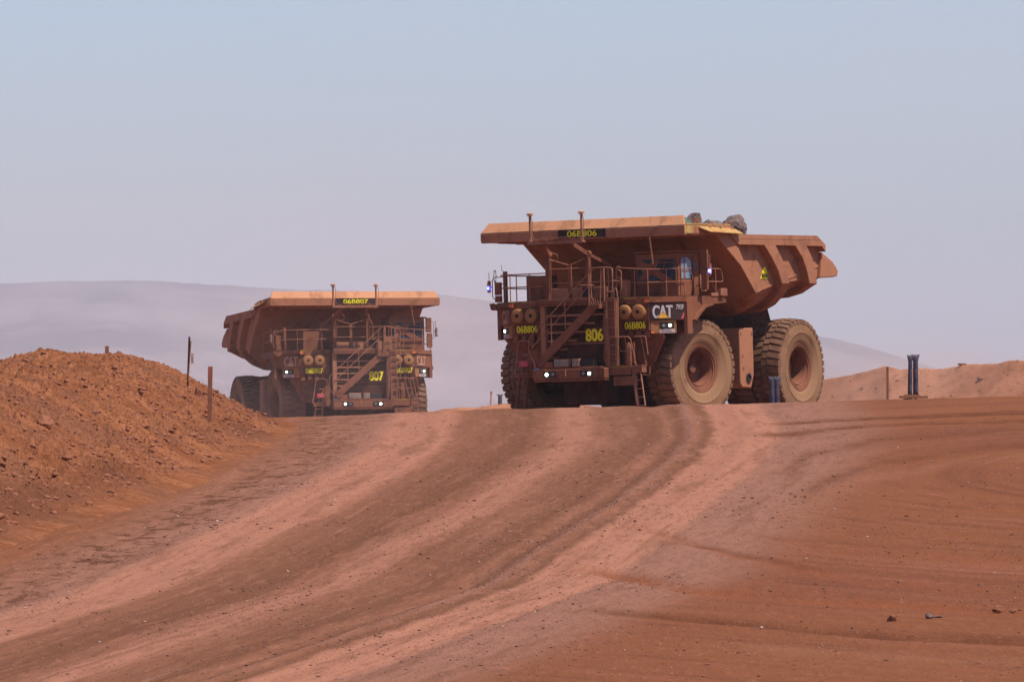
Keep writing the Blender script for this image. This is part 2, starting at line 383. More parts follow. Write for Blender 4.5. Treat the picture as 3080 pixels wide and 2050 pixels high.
# turning marks on the open side
off = g.math('SUBTRACT', 1.0, onroad)
cm2 = g.n('ShaderNodeCombineXYZ'); g.l(r_, cm2.inputs[0]); g.l(g.math('MULTIPLY', t_, .012), cm2.inputs[1])
r1 = g.noise(cm2.outputs[0], .55, 4, .6); r2 = g.noise(g.scale(cm2.outputs[0], (1, 3, 1)), 2.6, 4, .65)
big = g.noise(g.scale(P, (.10, .028, .1)), 1, 3)
c2 = g.mix(g.rng(big, .38, .64), ORNG, (0.168, 0.061, 0.034))
c2 = g.mix(g.rng(r1, .55, .72, 0, .6), c2, (0.230, 0.087, 0.051))
c2 = g.mix(g.rng(r1, .46, .30, 0, .7), c2, (0.122, 0.045, 0.026))
c2 = g.mix(g.rng(r2, .50, .33, 0, .5), c2, (0.112, 0.043, 0.027))
c2 = g.mix(g.rng(r2, .56, .72, 0, .35), c2, (0.250, 0.101, 0.068))
col = g.mix(off, col, c2)
# orange-brown ruts that swing off to the right
sw_ = g.n('ShaderNodeSeparateXYZ'); g.l(g.n('ShaderNodeAttribute', attribute_name='sweep').outputs['Vector'], sw_.inputs[0])
brk = g.rng(g.noise(g.scale(P, (1.5, .3, 1)), 1, 4, .65), .30, .62, .35, 1)
col = g.mix(g.math('MULTIPLY', sw_.outputs[0], brk), col, (0.189, 0.061, 0.028))
col = g.mix(g.math('MULTIPLY', sw_.outputs[1], brk), col, (0.102, 0.036, 0.018))
col = g.mix(g.math('MULTIPLY', sw_.outputs[2], brk), col, (.225, .092, .050))
# grit, clods, pebbles
gr = g.noise(g.scale(P, (11, 1.3, 3)), 1, 5, .8)
col = g.mix(g.rng(gr, .48, .30, 0, .45), col, DARK)
col = g.mix(g.rng(gr, .54, .74, 0, .5), col, PINK)
gd = g.noise(g.scale(P, (7, .8, 3)), 1, 4, .75); col = g.mix(g.rng(gd, .45, .33, 0, .22), col, DARK)
vo = g.n('ShaderNodeTexVoronoi', feature='F1'); g.l(g.scale(P, (5, 2.6, 5)), vo.inputs['Vector']); vo.inputs['Scale'].default_value = 1
patch = g.noise(g.scale(P, (.6, .12, .6)), 1, 3, .6)
spot = g.math('MULTIPLY', g.rng(vo.outputs['Distance'], .26, .14, 0, 1), g.rng(patch, .52, .66, .0, .75))
col = g.mix(spot, col, (0.078, 0.031, 0.023))
# dark broken crust left of the first pale track
cr = g.noise(g.scale(P, (2.4, .55, 1)), 1, 5, .72)
zone = g.math('MULTIPLY', g.rng(s_, -1.42, -1.30, 0, 1), g.rng(s_, -1.12, -1.2, 0, 1))
col = g.mix(g.math('MULTIPLY', g.rng(cr, .51, .58, 0, .75), zone), col, (0.075, 0.029, 0.015))
bh = g.math('ADD', g.math('MULTIPLY', gr, .5), g.noise(g.scale(P, (2.4, .6, 2)), 1, 4, .6))
g.bump(bh, .55, .10)
M['road'] = g.done(col, 1.0, 0.0)

g = N('loose_red_spoil'); P = g.pos()
a = g.noise(P, .55, 5, .6); b = g.noise(P, 5, 5, .7); d_ = g.noise(g.scale(P, (1, .35, 1)), .35, 3)
c = g.mix(g.rng(a, .38, .62), (.205, .072, .032), (.285, .108, .050))
c = g.mix(g.rng(b, .5, .36, 0, .7), c, (0.095, 0.032, 0.015)); c = g.mix(g.rng(b, .58, .75, 0, .5), c, (0.300, 0.130, 0.069))
c = g.mix(g.rng(d_, .50, .62, 0, .5), c, (0.150, 0.063, 0.038))
vo = g.n('ShaderNodeTexVoronoi', feature='F1'); g.l(P, vo.inputs['Vector']); vo.inputs['Scale'].default_value = 5.5
g.bump(g.math('ADD', g.math('MULTIPLY', vo.outputs['Distance'], .8), b), .8, .14)
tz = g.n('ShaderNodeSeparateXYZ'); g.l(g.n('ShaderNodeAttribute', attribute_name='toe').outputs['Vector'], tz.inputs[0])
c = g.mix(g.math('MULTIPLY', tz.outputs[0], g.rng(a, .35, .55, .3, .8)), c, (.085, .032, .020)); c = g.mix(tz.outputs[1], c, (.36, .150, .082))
M['spoil'] = g.done(c, 1.0, 0.0)
g = N('loose_orange_spoil'); P = g.pos(); b = g.noise(g.scale(P, (2.2, .6, 3)), 1, 5, .7)
c = g.mix(g.rng(g.noise(P, .35, 3), .4, .62), (.250, .098, .050), (.335, .140, .074)); c = g.mix(g.rng(b, .44, .32, 0, .6), c, (.120, .045, .024)); c = g.mix(g.rng(b, .58, .7, 0, .4), c, (.42, .20, .115))
g.bump(b, .5, .10); M['spoil_far'] = g.done(c, 1.0, 0.0)
g = N('red_rubble'); rn = g.n('ShaderNodeNewGeometry').outputs['Random Per Island']
c = g.mix(rn, (.26, .10, .06), (0.258, 0.105, 0.056)); c = g.mix(g.rng(g.noise(g.pos(), 8, 3), .5, .35, 0, .5), c, (0.096, 0.033, 0.018)); M['rubble'] = g.done(c, 1.0, 0.0)
g = N('red_gravel'); rn = g.n('ShaderNodeNewGeometry').outputs['Random Per Island']
c = g.mix(g.rng(rn, .0, .75), (.07, .03, .024), (0.218, 0.098, 0.066)); c = g.mix(g.rng(rn, .93, .97), c, (0.468, 0.328, 0.281)); M['gravel'] = g.done(c, .9, .1)
g = N('distant_hazed_hill'); P = g.pos()
c = g.mix(g.rng(g.noise(P, .0013, 7, .68), .4, .62), (.085, .080, .085), (.17, .150, .150)); M['hill'] = g.done(c, 1, .0)  # hill tones kept low in red, so bluish haze is painted in

# ================================================================== ground sheet
bd = np.concatenate([-np.geomspace(60, .085, 60)[:-1], np.linspace(-.085, .085, 1050), np.geomspace(.085, 60, 60)[1:]])
yd = np.concatenate([np.linspace(-30, 58, 40)[:-1], 1 / np.linspace(1 / 58., 1 / 300., 820), np.geomspace(300, 460, 110)[1:], np.geomspace(460, 24300, 80)[1:]])
Yg, Bg = np.meshgrid(yd, bd, indexing='ij'); Xg = Bg * (Yg + 34) * .9
Xg = np.clip(Xg, -23900, 23900)
sg = road(Xg, Yg); rg = np.hypot(Xg - 22, (Yg - 150) / 3)
ground = grid_mesh('ground', Xg, Yg, ground_z(Xg, Yg) - .035 * sweeps(Xg, Yg)[..., :2].max(-1), 'road', {'road': np.stack([np.clip(sg, -30, 30), Yg, rg], -1), 'sweep': sweeps(Xg, Yg)})

# ================================================================== roadside berm on the left
yb = np.geomspace(84, 276, 1250); xb = np.concatenate([np.linspace(-23, -15, 40)[:-1], np.linspace(-15, -5.2, 330)])
Yb, Xb = np.meshgrid(yb, xb, indexing='ij')
_d = np.interp(Yb, BT_Y, BT_X) - Xb
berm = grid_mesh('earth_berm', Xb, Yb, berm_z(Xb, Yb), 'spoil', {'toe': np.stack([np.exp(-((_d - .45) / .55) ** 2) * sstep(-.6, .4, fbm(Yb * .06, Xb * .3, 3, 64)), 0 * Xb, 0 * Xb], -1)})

# far berm on the right, beyond the crest
FBX = np.array([6, 9, 12, 16, 20, 26.]); FBZ = {}
def far_berm_z(x, y):
    ridge_y = 372 - (x - 8) * 2.2
    top = np.interp(x, [8, 11, 13.4, 15.2, 15.8, 16.4, 19, 22.5, 30], [-1.0, .6, 1.06, 1.42, 1.62, 1.42, 1.60, 1.95, 2.5])
    d = (y - ridge_y); b = base_z(x, y); H = top - b + .10 * fbm(x * .9, y * .1, 4, 95)
    h = H * np.clip(1 - np.abs(d) / 9.0, 0, 1) ** .9
    return b - .05 + h + clods(x, y, .12 * sstep(0, .6, h))
xf = np.linspace(3.5, 34, 420); yf = np.linspace(300, 392, 330)
Yf, Xf = np.meshgrid(yf, xf, indexing='ij')
far_berm = grid_mesh('earth_berm', Xf, Yf, far_berm_z(Xf, Yf), 'spoil_far', {'toe': np.stack([0 * Xf, .38 + 0 * Xf, 0 * Xf], -1)})
# low windrow seen between the trucks
def low_berm_z(x, y):
    h = np.interp(x, [-16, -9, -5, -2.8, 0, 2, 6, 15, 20], [.3, 1.56, 2.14, 2.36, 2.56, 2.60, 2.3, 2.1, .3]) * np.exp(-((y - 452) / 4.5) ** 2)
    return base_z(x, y) - .05 + h + .10 * fbm(x * 1.2, y * .5, 4, 99) * sstep(0, .5, h)
xl = np.linspace(-17, 21, 320); yl = np.linspace(440, 464, 50); Yl, Xl = np.meshgrid(yl, xl, indexing='ij')
low_berm = grid_mesh('earth_berm', Xl, Yl, low_berm_z(Xl, Yl), 'spoil_far', {'toe': np.stack([0 * Xl, .5 + 0 * Xl, 0 * Xl], -1)})

# ================================================================== distant hills
def hills():
    col = np.array([-1500, -600, -100, 0, 100, 250, 330, 450, 600, 700, 800, 900, 1013, 1114, 1250, 1400, 1600, 1750, 1900, 2000, 2140, 2300, 3000])
    row = np.array([760, 690, 652, 650, 645, 642, 642, 648, 657, 662, 666, 668, 674, 687, 700, 712, 728, 748, 772, 795, 838, 885, 905])
    D = 18000.0; cols = np.linspace(-1500, 3000, 420); top = (HR - np.interp(cols, col, row)) / FX * D
    k = np.exp(-.5 * (np.arange(-5, 6) / 2.) ** 2); k /= k.sum(); top = np.convolve(np.pad(top, 5, 'edge'), k, 'valid')
    dep = np.linspace(-4000, 5000, 160); X = np.repeat(((cols - CXP) / FX * D)[None], 160, 0); Y = D + np.repeat(dep[:, None], len(cols), 1)
    base = -56.0; f = np.where(dep < 0, np.clip(1 + dep / 4000, 0, 1) ** 1.35, np.clip(1 - dep / 5000, 0, 1) ** 1.2)[:, None]
    Z = base + (top[None] - base) * f
    rid = np.abs(fbm(X * .0019, Y * .0006, 6, 120, .55)) ; Z = Z - 95 * rid * np.sin(np.pi * np.clip(f, 0, 1)) ** .7 - 2.5 * np.abs(fbm(X * .02, Y * .006, 3, 125))
    return grid_mesh('hills', X, Y, Z, 'hill')
hills()

# ================================================================== stones
rng = np.random.default_rng(7)
def stone_proto(k, n=1):
    import bmesh
    bm = bmesh.new(); bmesh.ops.create_icosphere(bm, subdivisions=n, radius=1.0); r = random.Random(k)
    for v in bm.verts:
        v.co *= r.uniform(.62, 1.2); v.co.x *= 1 + .25 * math.sin(k); v.co.z *= .72
    bm.verts.ensure_lookup_table(); vs = np.array([v.co[:] for v in bm.verts]); fs = np.array([[v.index for v in f.verts] for f in bm.faces]); bm.free()
    return vs, fs
PRO = [stone_proto(k) for k in range(9)]
def scatter(name, pts, sizes, mat, flat=1.0):
    V = []; F_ = []; o = 0
    for (x, y, z), sz in zip(pts, sizes):
        vs, fs = PRO[rng.integers(len(PRO))]
        a = rng.uniform(0, 6.28); c_, s_ = math.cos(a), math.sin(a)
        q = vs * (sz * rng.uniform(.7, 1.3), sz * rng.uniform(.7, 1.3), sz * flat * rng.uniform(.6, 1.1))
        V.append(np.stack([q[:, 0] * c_ - q[:, 1] * s_ + x, q[:, 0] * s_ + q[:, 1] * c_ + y, q[:, 2] + z + sz * .25 * flat], 1)); F_.append(fs + o); o += len(vs)
    V = np.concatenate(V); F_ = np.concatenate(F_); me = bpy.data.meshes.new(name)
    me.vertices.add(len(V)); me.vertices.foreach_set('co', V.astype(np.float32).ravel())
    me.loops.add(F_.size); me.loops.foreach_set('vertex_index', F_.astype(np.int32).ravel())
    me.polygons.add(len(F_)); me.polygons.foreach_set('loop_start', (np.arange(len(F_)) * 3).astype(np.int32)); me.polygons.foreach_set('loop_total', np.full(len(F_), 3, np.int32))
    me.update(calc_edges=True); me.materials.append(M[mat]); ob = bpy.data.objects.new(name, me); C.objects.link(ob); ob['kind'] = 'stuff'
    return ob
# loose rubble on the near berm
n = 60000; y = 95 + (262 - 95) * rng.random(n); toe = np.interp(y, BT_Y, BT_X); x = toe + .22 - rng.gamma(1.6, 1.8, n)
keep = x > -16; x, y = x[keep], y[keep]; sz = np.minimum(.010 + .010 * rng.pareto(2.1, len(x)), .09)
z = berm_z(x, y); h_ = berm_h(x, y); keep = h_ > .06; scatter('rubble', np.stack([x, y, z], 1)[keep] - (0, 0, .012), sz[keep], 'rubble', 1.05)
n = 2600; x = rng.uniform(7, 30, n); y = rng.uniform(325, 385, n); scatter('rubble', np.stack([x, y, far_berm_z(x, y)], 1) - (0, 0, .02), np.minimum(.03 + .05 * rng.pareto(2.6, n), .3), 'rubble', .8)
# gravel on the road, denser in the broken bands
n = 150000; y = 1 / rng.uniform(1 / 282., 1 / 66., n); b = rng.uniform(-.072, .072, n); x = b * y * 1.02
s = road(x, y); dens = .20 + .8 * np.exp(-((s + .45) / .35) ** 2) + .7 * np.exp(-((s + 1.2) / .16) ** 2) + .2 * (s > 0); dens *= .35 + 1.0 * (vnoise(x * .7, y * .12, 5) > .1)
keep = rng.random(n) < dens * .9; x, y = x[keep], y[keep]; sz = np.minimum(.0048 + .0030 * rng.pareto(2.5, len(x)), .026) * np.clip(y / 105, .8, 1.35)
scatter('gravel', np.stack([x, y, ground_z(x, y)], 1), sz, 'gravel', .8)

def rock(name, loc, sx, sy, sz, mat, seed, sub=3, rotz=0.0):
    import bmesh
    from mathutils import noise
    bm = bmesh.new(); bmesh.ops.create_icosphere(bm, subdivisions=sub, radius=1.0); off = Vector((seed * 3.7, seed * 1.3, seed * 7.1))
    pl = [Vector((math.sin(seed + k * 2.1), math.cos(seed * 2 + k * 1.7), math.sin(k * 3.3 + seed) * .8)).normalized() for k in range(9)]
    for v in bm.verts:
        p = v.co.normalized(); r = min([1.15] + [(.72 + .16 * math.sin(k * 5 + seed)) / max(.12, p.dot(q)) for k, q in enumerate(pl)])
        r *= 1 + .10 * noise.noise(p * 3 + off) + .06 * noise.noise(p * 8 + off)
        v.co = Vector((p.x * r * sx, p.y * r * sy, p.z * r * sz))
    me = bpy.data.meshes.new(name); bm.to_mesh(me); bm.free(); me.materials.append(M[mat])
    o = bpy.data.objects.new(name, me); C.objects.link(o); o.location = loc; o.rotation_euler = (0, 0, rotz); return o

x, y, z = hit(2052, 1428, ground_z); tag(rock('rock', (x, y, z + .02), .055, .05, .05, 'rubble', 2), 'dark squarish stone alone on the dirt, left of the grey splinter pair', 'rock')
x, y, z = hit(2137, 1422, ground_z); tag(rock('rock', (x, y, z + .015), .05, .04, .035, 'ore', 5), 'small grey angular stone touching a flat grey chip on the dirt', 'rock')
x, y, z = hit(2156, 1420, ground_z); tag(rock('rock', (x, y, z + .01), .055, .03, .016, 'ore', 7), 'flat grey chip of stone lying right beside a grey angular stone', 'rock')
x, y, z = hit(2297, 1404, ground_z); tag(rock('rock', (x, y, z + .015), .075, .06, .035, 'rubble', 9), 'long orange-brown stone on the dirt nearest the right edge', 'rock')
x, y, z = hit(2330, 1406, ground_z); tag(rock('rock', (x, y, z + .008), .05, .04, .022, 'rubble', 12), 'low crumbly clod just right of the long orange-brown stone', 'rock')
x, y, z = hit(103, 975, berm_z); tag(rock('rock', (x, y - .1, z), .16, .18, .17, 'rubble', 4), 'biggest reddish boulder jutting from the lower left berm slope', 'rock')
x, y, z = hit(455, 907, berm_z); tag(rock('rock', (x, y, z + .05), .10, .10, .13, 'rubble', 15), 'pale blocky stone on the berm edge between the two stakes', 'rock')

# ================================================================== stakes and posts
def stake(col, row, h, w, mat, label, fn, lean=0.0, top=None, y=None):
    if y is None: x, y, z = hit(col, row, fn)
    else: x = ray(col, 0)[0] * y; z = float(fn(np.array(x), np.array(y)))
    m = MB().mat(mat); m.bar((0, 0, -.25), (lean, 0, h), w, w * .6, (0, 1, 0))
    if top: m.mat(top); m.bar((lean * .78, 0, h * .78), (lean * 1.002, 0, h + .004), w + .006, w * .6 + .006, (0, 1, 0))
    o = m.build('survey_stake'); o.location = (x, y, z); tag(o, label, 'stake'); return o, (x, y, z)
stake(482, 968, 1.32, .11, 'wood', 'flat reddish wooden stake on the berm toe, nearest to the left truck', berm_z, .02, 'pink_paint')
x, y, z = hit(431, 887, berm_z)
t = bpy.data.objects.new('marker_post', None); C.objects.link(t); t.location = (x, y, z); tag(t, 'dark leaning steel post with a small hanging plate on the berm shoulder', 'post')
m = MB(); m.bar((0, 0, -.25), (.055, 0, 1.33), .055, .05); m.build('pole', 'dark', t)
m = MB(); m.bar((.02, -.05, .1), (.10, -.05, 1.22), .045, .03); m.build('pole', 'wood', t)
m = MB(); m.box(.10, .17, -.07, -.045, .60, .88); m.build('plate', 'wood_pale', t)
stake(246, 812, .20, .11, 'wood', 'short stub of an orange peg on the berm crest mound', berm_z)
stake(2042, 908, 1.78, .085, 'wood', 'thin dusty peg in front of the far right berm, left of the twin tubes', base_z, 0.0, None, 312.)
stake(1128, 941, .72, .10, 'wood_pale', 'pale leaning stake on the low windrow between the two trucks', low_berm_z, .05, 'pink_paint', 452.)

def tube_marker(x, y, z, h, r, label, lean=0.0):
    t = bpy.data.objects.new('tube_marker', None); C.objects.link(t); t.location = (x, y, z); tag(t, label, 'marker tube', 'blue marker tubes')
    m = MB(); n_ = 18; vs = []; prof = [(r, .0), (r, .1 * h), (r * .97, .5 * h), (r * .94, .84 * h), (r * 1.0, .91 * h), (r * 1.12, h)]
    k = len(prof)
    for j in range(n_):
        a = 2 * math.pi * j / n_
        for i, (rr, zz) in enumerate(prof):
            ex = 1 + .55 * max(0, (i - 3)) / 2; ey = 1 - .62 * max(0, (i - 3)) / 2
            vs.append((math.cos(a) * rr * ex + lean * zz, math.sin(a) * rr * ey, zz + (.012 * math.cos(2 * a) if i == k - 1 else 0)))
    fs = [(j * k + i, ((j + 1) % n_) * k + i, ((j + 1) % n_) * k + i + 1, j * k + i + 1) for j in range(n_) for i in range(k - 1)]
    m.add(vs, fs); o = m.build('sleeve', 'bluepipe', t, smooth=40)
    sm = o.modifiers.new('s', 'SOLIDIFY'); sm.thickness = .006
    m = MB(); m.lathe([(0, -.25), (r * .8, -.25), (r * .8, .35 * h), (0, .35 * h)], (0, 0, 0), 'Z', 14); m.build('stub_pole', 'wood', t, smooth=40)
    return t
y = 266.0; x = ray(2102, 0)[0] * y; z = float(base_z(x, y)) + .03
base = MB(); base.box(-.44, .44, -.3, .3, 0, .075); base.box(-.30, .2, -.18, .18, .075, .11)
o = base.build('base_slab', 'wood', None, bevel=.008); o.location = (x, y, z + .01); tag(o, 'flat weathered slab carrying the two tall blue tubes on the right', 'slab')
for i, (cx, lab) in enumerate([(2093.5, 'tall dark blue tube, the left one standing on the flat slab at right'), (2107, 'tall dark blue tube, the right one standing on the flat slab at right')]):
    xx = ray(cx, 0)[0] * y; tube_marker(xx, y, z + .11, 1.26 + .02 * i, .078 if i else .062, lab, .012 - .02 * i)
for cx, yy, h, lab in [(1776, 291.5, 1.32, 'blue tube before the near truck rear wheel, farther from that wheel'), (1788, 291.0, 1.30, 'blue tube before the near truck rear wheel, touching the wheel outline')]:
    xx = ray(cx, 0)[0] * yy; tube_marker(xx, yy, float(base_z(np.array(xx), np.array(yy))), h * .93, .082, lab)
for cx, lab in [(1150.5, 'small grey-blue tube on the windrow, next to the pale stake'), (1180, 'small grey-blue tube on the windrow, next to the near truck front tyre')]:
    xx = ray(cx, 0)[0] * 452.; tube_marker(xx, 452., float(low_berm_z(np.array(xx), np.array(452.))) - .08, .60, .11, lab)
pts = []
y = 265.6; x = ray(2110, 0)[0] * y
xs = x + rng.uniform(-.75, 1.0, 60); ys = y + rng.uniform(-.5, .5, 60); scatter('rubble', np.stack([xs, ys, ground_z(xs, ys)], 1), rng.uniform(.015, .06, 60), 'rubble')

# ================================================================== haul trucks
def make_wheel(root, cx, cy, out, steer, rear):
    """cy: lateral centre of the tyre, out: +1/-1 outward side. Tyre, rim and hub."""
    RT, HW = 1.785, .55; o = 1 if out > 0 else -1
    loc = (cx, cy, RT)
    prof_r = [(.90, -.50), (.90, .49), (.865, .53), (.80, .50), (.765, .50), (.745, .465), (.70, .46), (.70, .42)]
    depth = .40 if not rear else .46
    prof_r += [(.665, .38), (.63, .40), (.61, .36), (.60, .30 - depth), (.30, .22 - depth), (.28, .22 - depth)]
    w = MB(); w.lathe([(r, d * o) for r, d in prof_r], loc, 'Y', 56)
    wheel = w.build('wheel', 'rim', root, smooth=35, loc=loc)
    t = MB().mat('tyre')
    side = [(.86, .50), (.93, .545), (1.05, .585), (1.22, .60), (1.24, .612), (1.27, .612), (1.285, .60), (1.45, .585), (1.58, .565), (1.62, .57)]
    full = [(r, d) for r, d in side] + [(1.665, .55), (1.69, .50), (1.70, .25), (1.70, 0), (1.70, -.25), (1.69, -.50), (1.665, -.55)] + [(r, -d) for r, d in side[::-1]]
    t.lathe([(r, d * o) for r, d in full], (0, 0, 0), 'Y', 72)
    t.mat('tread')
    nl = 40                                    # lugs: blocks from each shoulder, staggered, and a centre row
    for k in range(nl):
        for sgn, ph in ((1, 0), (-1, .5)):
            a0 = 2 * math.pi * (k + ph) / nl; da = 2 * math.pi / nl
            def P_(a, r, y): return (r * math.cos(a), y, r * math.sin(a))
            sk = .22 * da
            A = [P_(a0 + .10 * da, 1.60, sgn * .585), P_(a0 + .86 * da, 1.60, sgn * .585), P_(a0 + .92 * da, 1.69, sgn * .16), P_(a0 + .16 * da, 1.69, sgn * .16)]
            B = [P_(a0 + .14 * da, 1.735, sgn * .575), P_(a0 + .80 * da, 1.735, sgn * .575), P_(a0 + .86 * da + sk, 1.785, sgn * .14), P_(a0 + .20 * da + sk, 1.785, sgn * .14)]
            t.hexa(A, B)
        a0 = 2 * math.pi * (k + .25) / nl; da = 2 * math.pi / nl
        t.hexa([P_(a0, 1.69, -.11), P_(a0 + .75 * da, 1.69, -.11), P_(a0 + .75 * da, 1.69, .11), P_(a0, 1.69, .11)], [P_(a0, 1.78, -.10), P_(a0 + .7 * da, 1.78, -.10), P_(a0 + .7 * da, 1.78, .10), P_(a0, 1.78, .10)])
    ty = t.build('tyre', None, wheel, smooth=30)
    if not rear: lettering('tyre_lettering', 'XDR', 'tread', ty, (.18, .612 * o, -1.42), (1 if o > 0 else -1, 0, .10), (0, 0, -1), .34, .11, .02, .002)
    h = MB()
    if rear: h.lathe([(0, -.02 * o), (.30, -.02 * o), (.33, -.05 * o), (.33, -.3 * o)], (0, 0, 0), 'Y', 28); h.lathe([(0, .05 * o), (.12, .05 * o), (.14, -.03 * o)], (0, 0, 0), 'Y', 16)
    else: h.lathe([(0, .12 * o), (.15, .12 * o), (.17, .09 * o), (.17, -.06 * o), (.27, -.08 * o), (.27, -.3 * o)], (0, 0, 0), 'Y', 24)
    for k in range(18):
        a = 2 * math.pi * k / 18; h.lathe([(0, (.235 - depth) * o), (.022, (.235 - depth) * o), (.022, (.15 - depth) * o)], (.46 * math.cos(a), 0, .46 * math.sin(a)), 'Y', 6)
    h.build('hub', 'rim', wheel, smooth=35)
    wheel.rotation_euler = (0, 0, steer)
    return wheel

RAKE = [(-.70, 6.45), (-.87, 6.36), (-2.45, 5.45), (-3.51, 4.47), (-4.45, 3.62), (-4.9, 3.45)]
def body_bottom(x, v):
    av = np.abs(v)
    fr = np.interp(x, [p[0] for p in RAKE[::-1]], [p[1] for p in RAKE[::-1]])
    fr = np.where(x > -.7, 6.45 + 0 * x, fr)
    fl = 3.60 - .285 * (x + 4.7)
    cv = 1.05 * np.clip((av - 1.9) / 1.72, 0, 1) ** 2.2
    cv = cv * np.interp(x, [-9.6, -8.6, -5.2], [.06, .32, 1.0])
    k = .16; a = fr; b = fl + cv
    return np.log(np.exp(a / k) + np.exp(b / k)) * k
def make_truck(num, T, steer, label, load_seed):
    code = '06B' + num
    root = bpy.data.objects.new('haul_truck', None); C.objects.link(root)
    root.matrix_world = T
    tag(root, label, 'haul truck', 'haul trucks coming over the crest')
    B = lambda: MB()
    for sd_ in (-1, 1):
        make_wheel(root, -.06, sd_ * 3.03, sd_, steer, False)
        make_wheel(root, -6.70, sd_ * 3.30, sd_, 0, True); make_wheel(root, -6.70, sd_ * 2.04, -sd_, 0, True)
    # ---------------- chassis
    m = B()
    for s_ in (-1, 1):
        m.box(-9.0, 2.7, s_ * 1.0 - .22, s_ * 1.0 + .22, 1.75, 2.55)
        m.bar((-6.70, s_ * 1.0, 2.3), (-9.3, s_ * 1.0, 3.6), .4, .9)
    m.box(-2.6, -2.2, -1.2, 1.2, 1.9, 2.4); m.box(-4.8, -4.2, -1.6, 1.6, 2.0, 2.9); m.box(-9.2, -8.8, -1.2, 1.2, 2.6, 3.2)
    m.build('chassis_frame', 'dark', root, bevel=.03)
    m = B(); m.lathe([(0, -2.5), (.34, -2.5), (.38, -.7), (.62, -.45), (.62, .45), (.38, .7), (.34, 2.5), (0, 2.5)], (0, 0, 1.45), 'Y', 20); m.build('front_axle', 'dark', root, smooth=35)
    m = B(); m.lathe([(0, -2.6), (.55, -2.6), (.6, -.9), (1.0, -.5), (1.0, .5), (.6, .9), (.55, 2.6), (0, 2.6)], (-6.70, 0, 1.785), 'Y', 24); m.build('rear_axle', 'dark', root, smooth=35)
    for s_ in (-1, 1):
        m = B(); m.lathe([(0, 1.2), (.26, 1.2), (.26, 2.4), (.20, 2.45), (.20, 3.6), (0, 3.6)], (-.1, s_ * 1.75, 0), 'Z', 18); m.build('front_strut', 'dark', root, smooth=35)
        m = B(); m.lathe([(0, 0), (.16, 0), (.16, 1.7), (0, 1.7)], (-5.3, s_ * .75, 2.3), 'Z', 14); m.build('hoist_ram', 'dark', root, smooth=35)
    m = B(); m.box(-3.9, 2.3, -.85, .85, .58, 3.6); m.build('engine', 'dark', root, bevel=.05)
    # fuel tank on the left, hydraulic tank on the right
    for s_ in (-1, 1):
        m = B(); x0, x1 = -4.15, -3.15
        prof = [(x0, 3.22), (x1, 3.22), (x1, 1.22), (x1 - .12, 1.08), (x0 + .22, 1.05), (x0, 1.55)]
        m.prism([(a, s_ * 1.55, b) for a, b in prof], (0, s_ * 1.78, 0))
        tk = m.build('fuel_tank' if s_ > 0 else 'hydraulic_tank', 'body', root, bevel=.035)
        m = B(); m.lathe([(.13, 0), (.17, .02 * s_), (.17, .05 * s_), (.12, .06 * s_), (.10, .015 * s_), (0, .015 * s_)], (-3.72, s_ * 3.325, 1.42), 'Y', 20); m.mat('black')
        m.build('filler_port', 'dark', tk)
        for q in ((-3.35, 2.2), (-3.35, 1.75), (-3.25, 3.0), (-4.05, 3.0)):
            m = B(); m.box(q[0] - .02, q[0] + .02, s_ * 3.333 - .006, s_ * 3.333 + .006, q[1] - .06, q[1] + .06); m.build('bracket', 'dark', tk)
    # ---------------- dump body
    xs = np.concatenate([np.linspace(-.70, -5.2, 46), np.linspace(-5.4, -8.72, 16), np.linspace(-8.8, -9.95, 8)])
    vs_ = np.concatenate([np.linspace(-3.62, -1.8, 14), np.linspace(-1.5, 1.5, 7), np.linspace(1.8, 3.62, 14)])
    def top_z(x):
        return np.interp(x, [-9.95, -9.8, -8.74, -8.72, -8.2, 0], [5.22, 5.36, 6.02, 6.10, 6.30, 6.30])
    m = B(); V = []; nx, nv = len(xs), len(vs_)
    XX, VV = np.meshgrid(xs, vs_, indexing='ij'); ZB = body_bottom(XX, VV)
    tip = np.clip((-XX - 8.7) / 1.25, 0, 1); ZB = ZB + .10 * tip
    ZT = np.maximum(top_z(XX), ZB + .04)
    for Z in (ZB, ZT): V += [(float(a), float(b), float(c)) for a, b, c in zip(XX.ravel(), VV.ravel(), Z.ravel())]
    F2 = []; o2 = nx * nv
    for i in range(nx - 1):
        for j in range(nv - 1):
            a = i * nv + j; F2 += [(a, a + 1, a + nv + 1, a + nv), (a + o2, a + nv + o2, a + nv + 1 + o2, a + 1 + o2)]
        for j in (0, nv - 1): a = i * nv + j; F2.append((a, a + nv, a + nv + o2, a + o2))
    for j in range(nv - 1):
        for i in (0, nx - 1): a = i * nv + j; F2.append((a, a + 1, a + 1 + o2, a + o2))
    m.add(V, F2)
    body = m.build('dump_body', 'body', root, smooth=28)
    # canopy slab with its raised lip
    m = B()
    pl = [(2.18, -4.22), (2.18, 4.22), (-1.55, 4.02), (-1.9, 3.86), (-1.9, -3.86), (-1.55, -4.02)]
    m.prism([(a, b, 6.55) for a, b in pl], (0, 0, .30))
    m.prism([(2.20, -4.22, 6.49), (2.20, 4.22, 6.49), (1.98, 4.20, 6.49), (1.98, -4.20, 6.49)], (0, 0, .35))
    for xx in (1.2, .3, -.5): m.box(xx - .1, xx + .1, -3.3, 3.3, 6.42, 6.548)
    for yy in (-3.6, -1.8, 0, 1.8, 3.6): m.box(-1.0, 1.97, yy - .08, yy + .08, 6.46, 6.546)
    for s_ in (-1, 1):
        m.prism([(1.97, s_ * 4.19, 6.50), (-1.6, s_ * 3.99, 6.50), (-1.6, s_ * 3.90, 6.50), (1.97, s_ * 4.10, 6.50)], (0, 0, .31))
    can = m.build('canopy', 'body', body, bevel=.02); keep_ = [can]
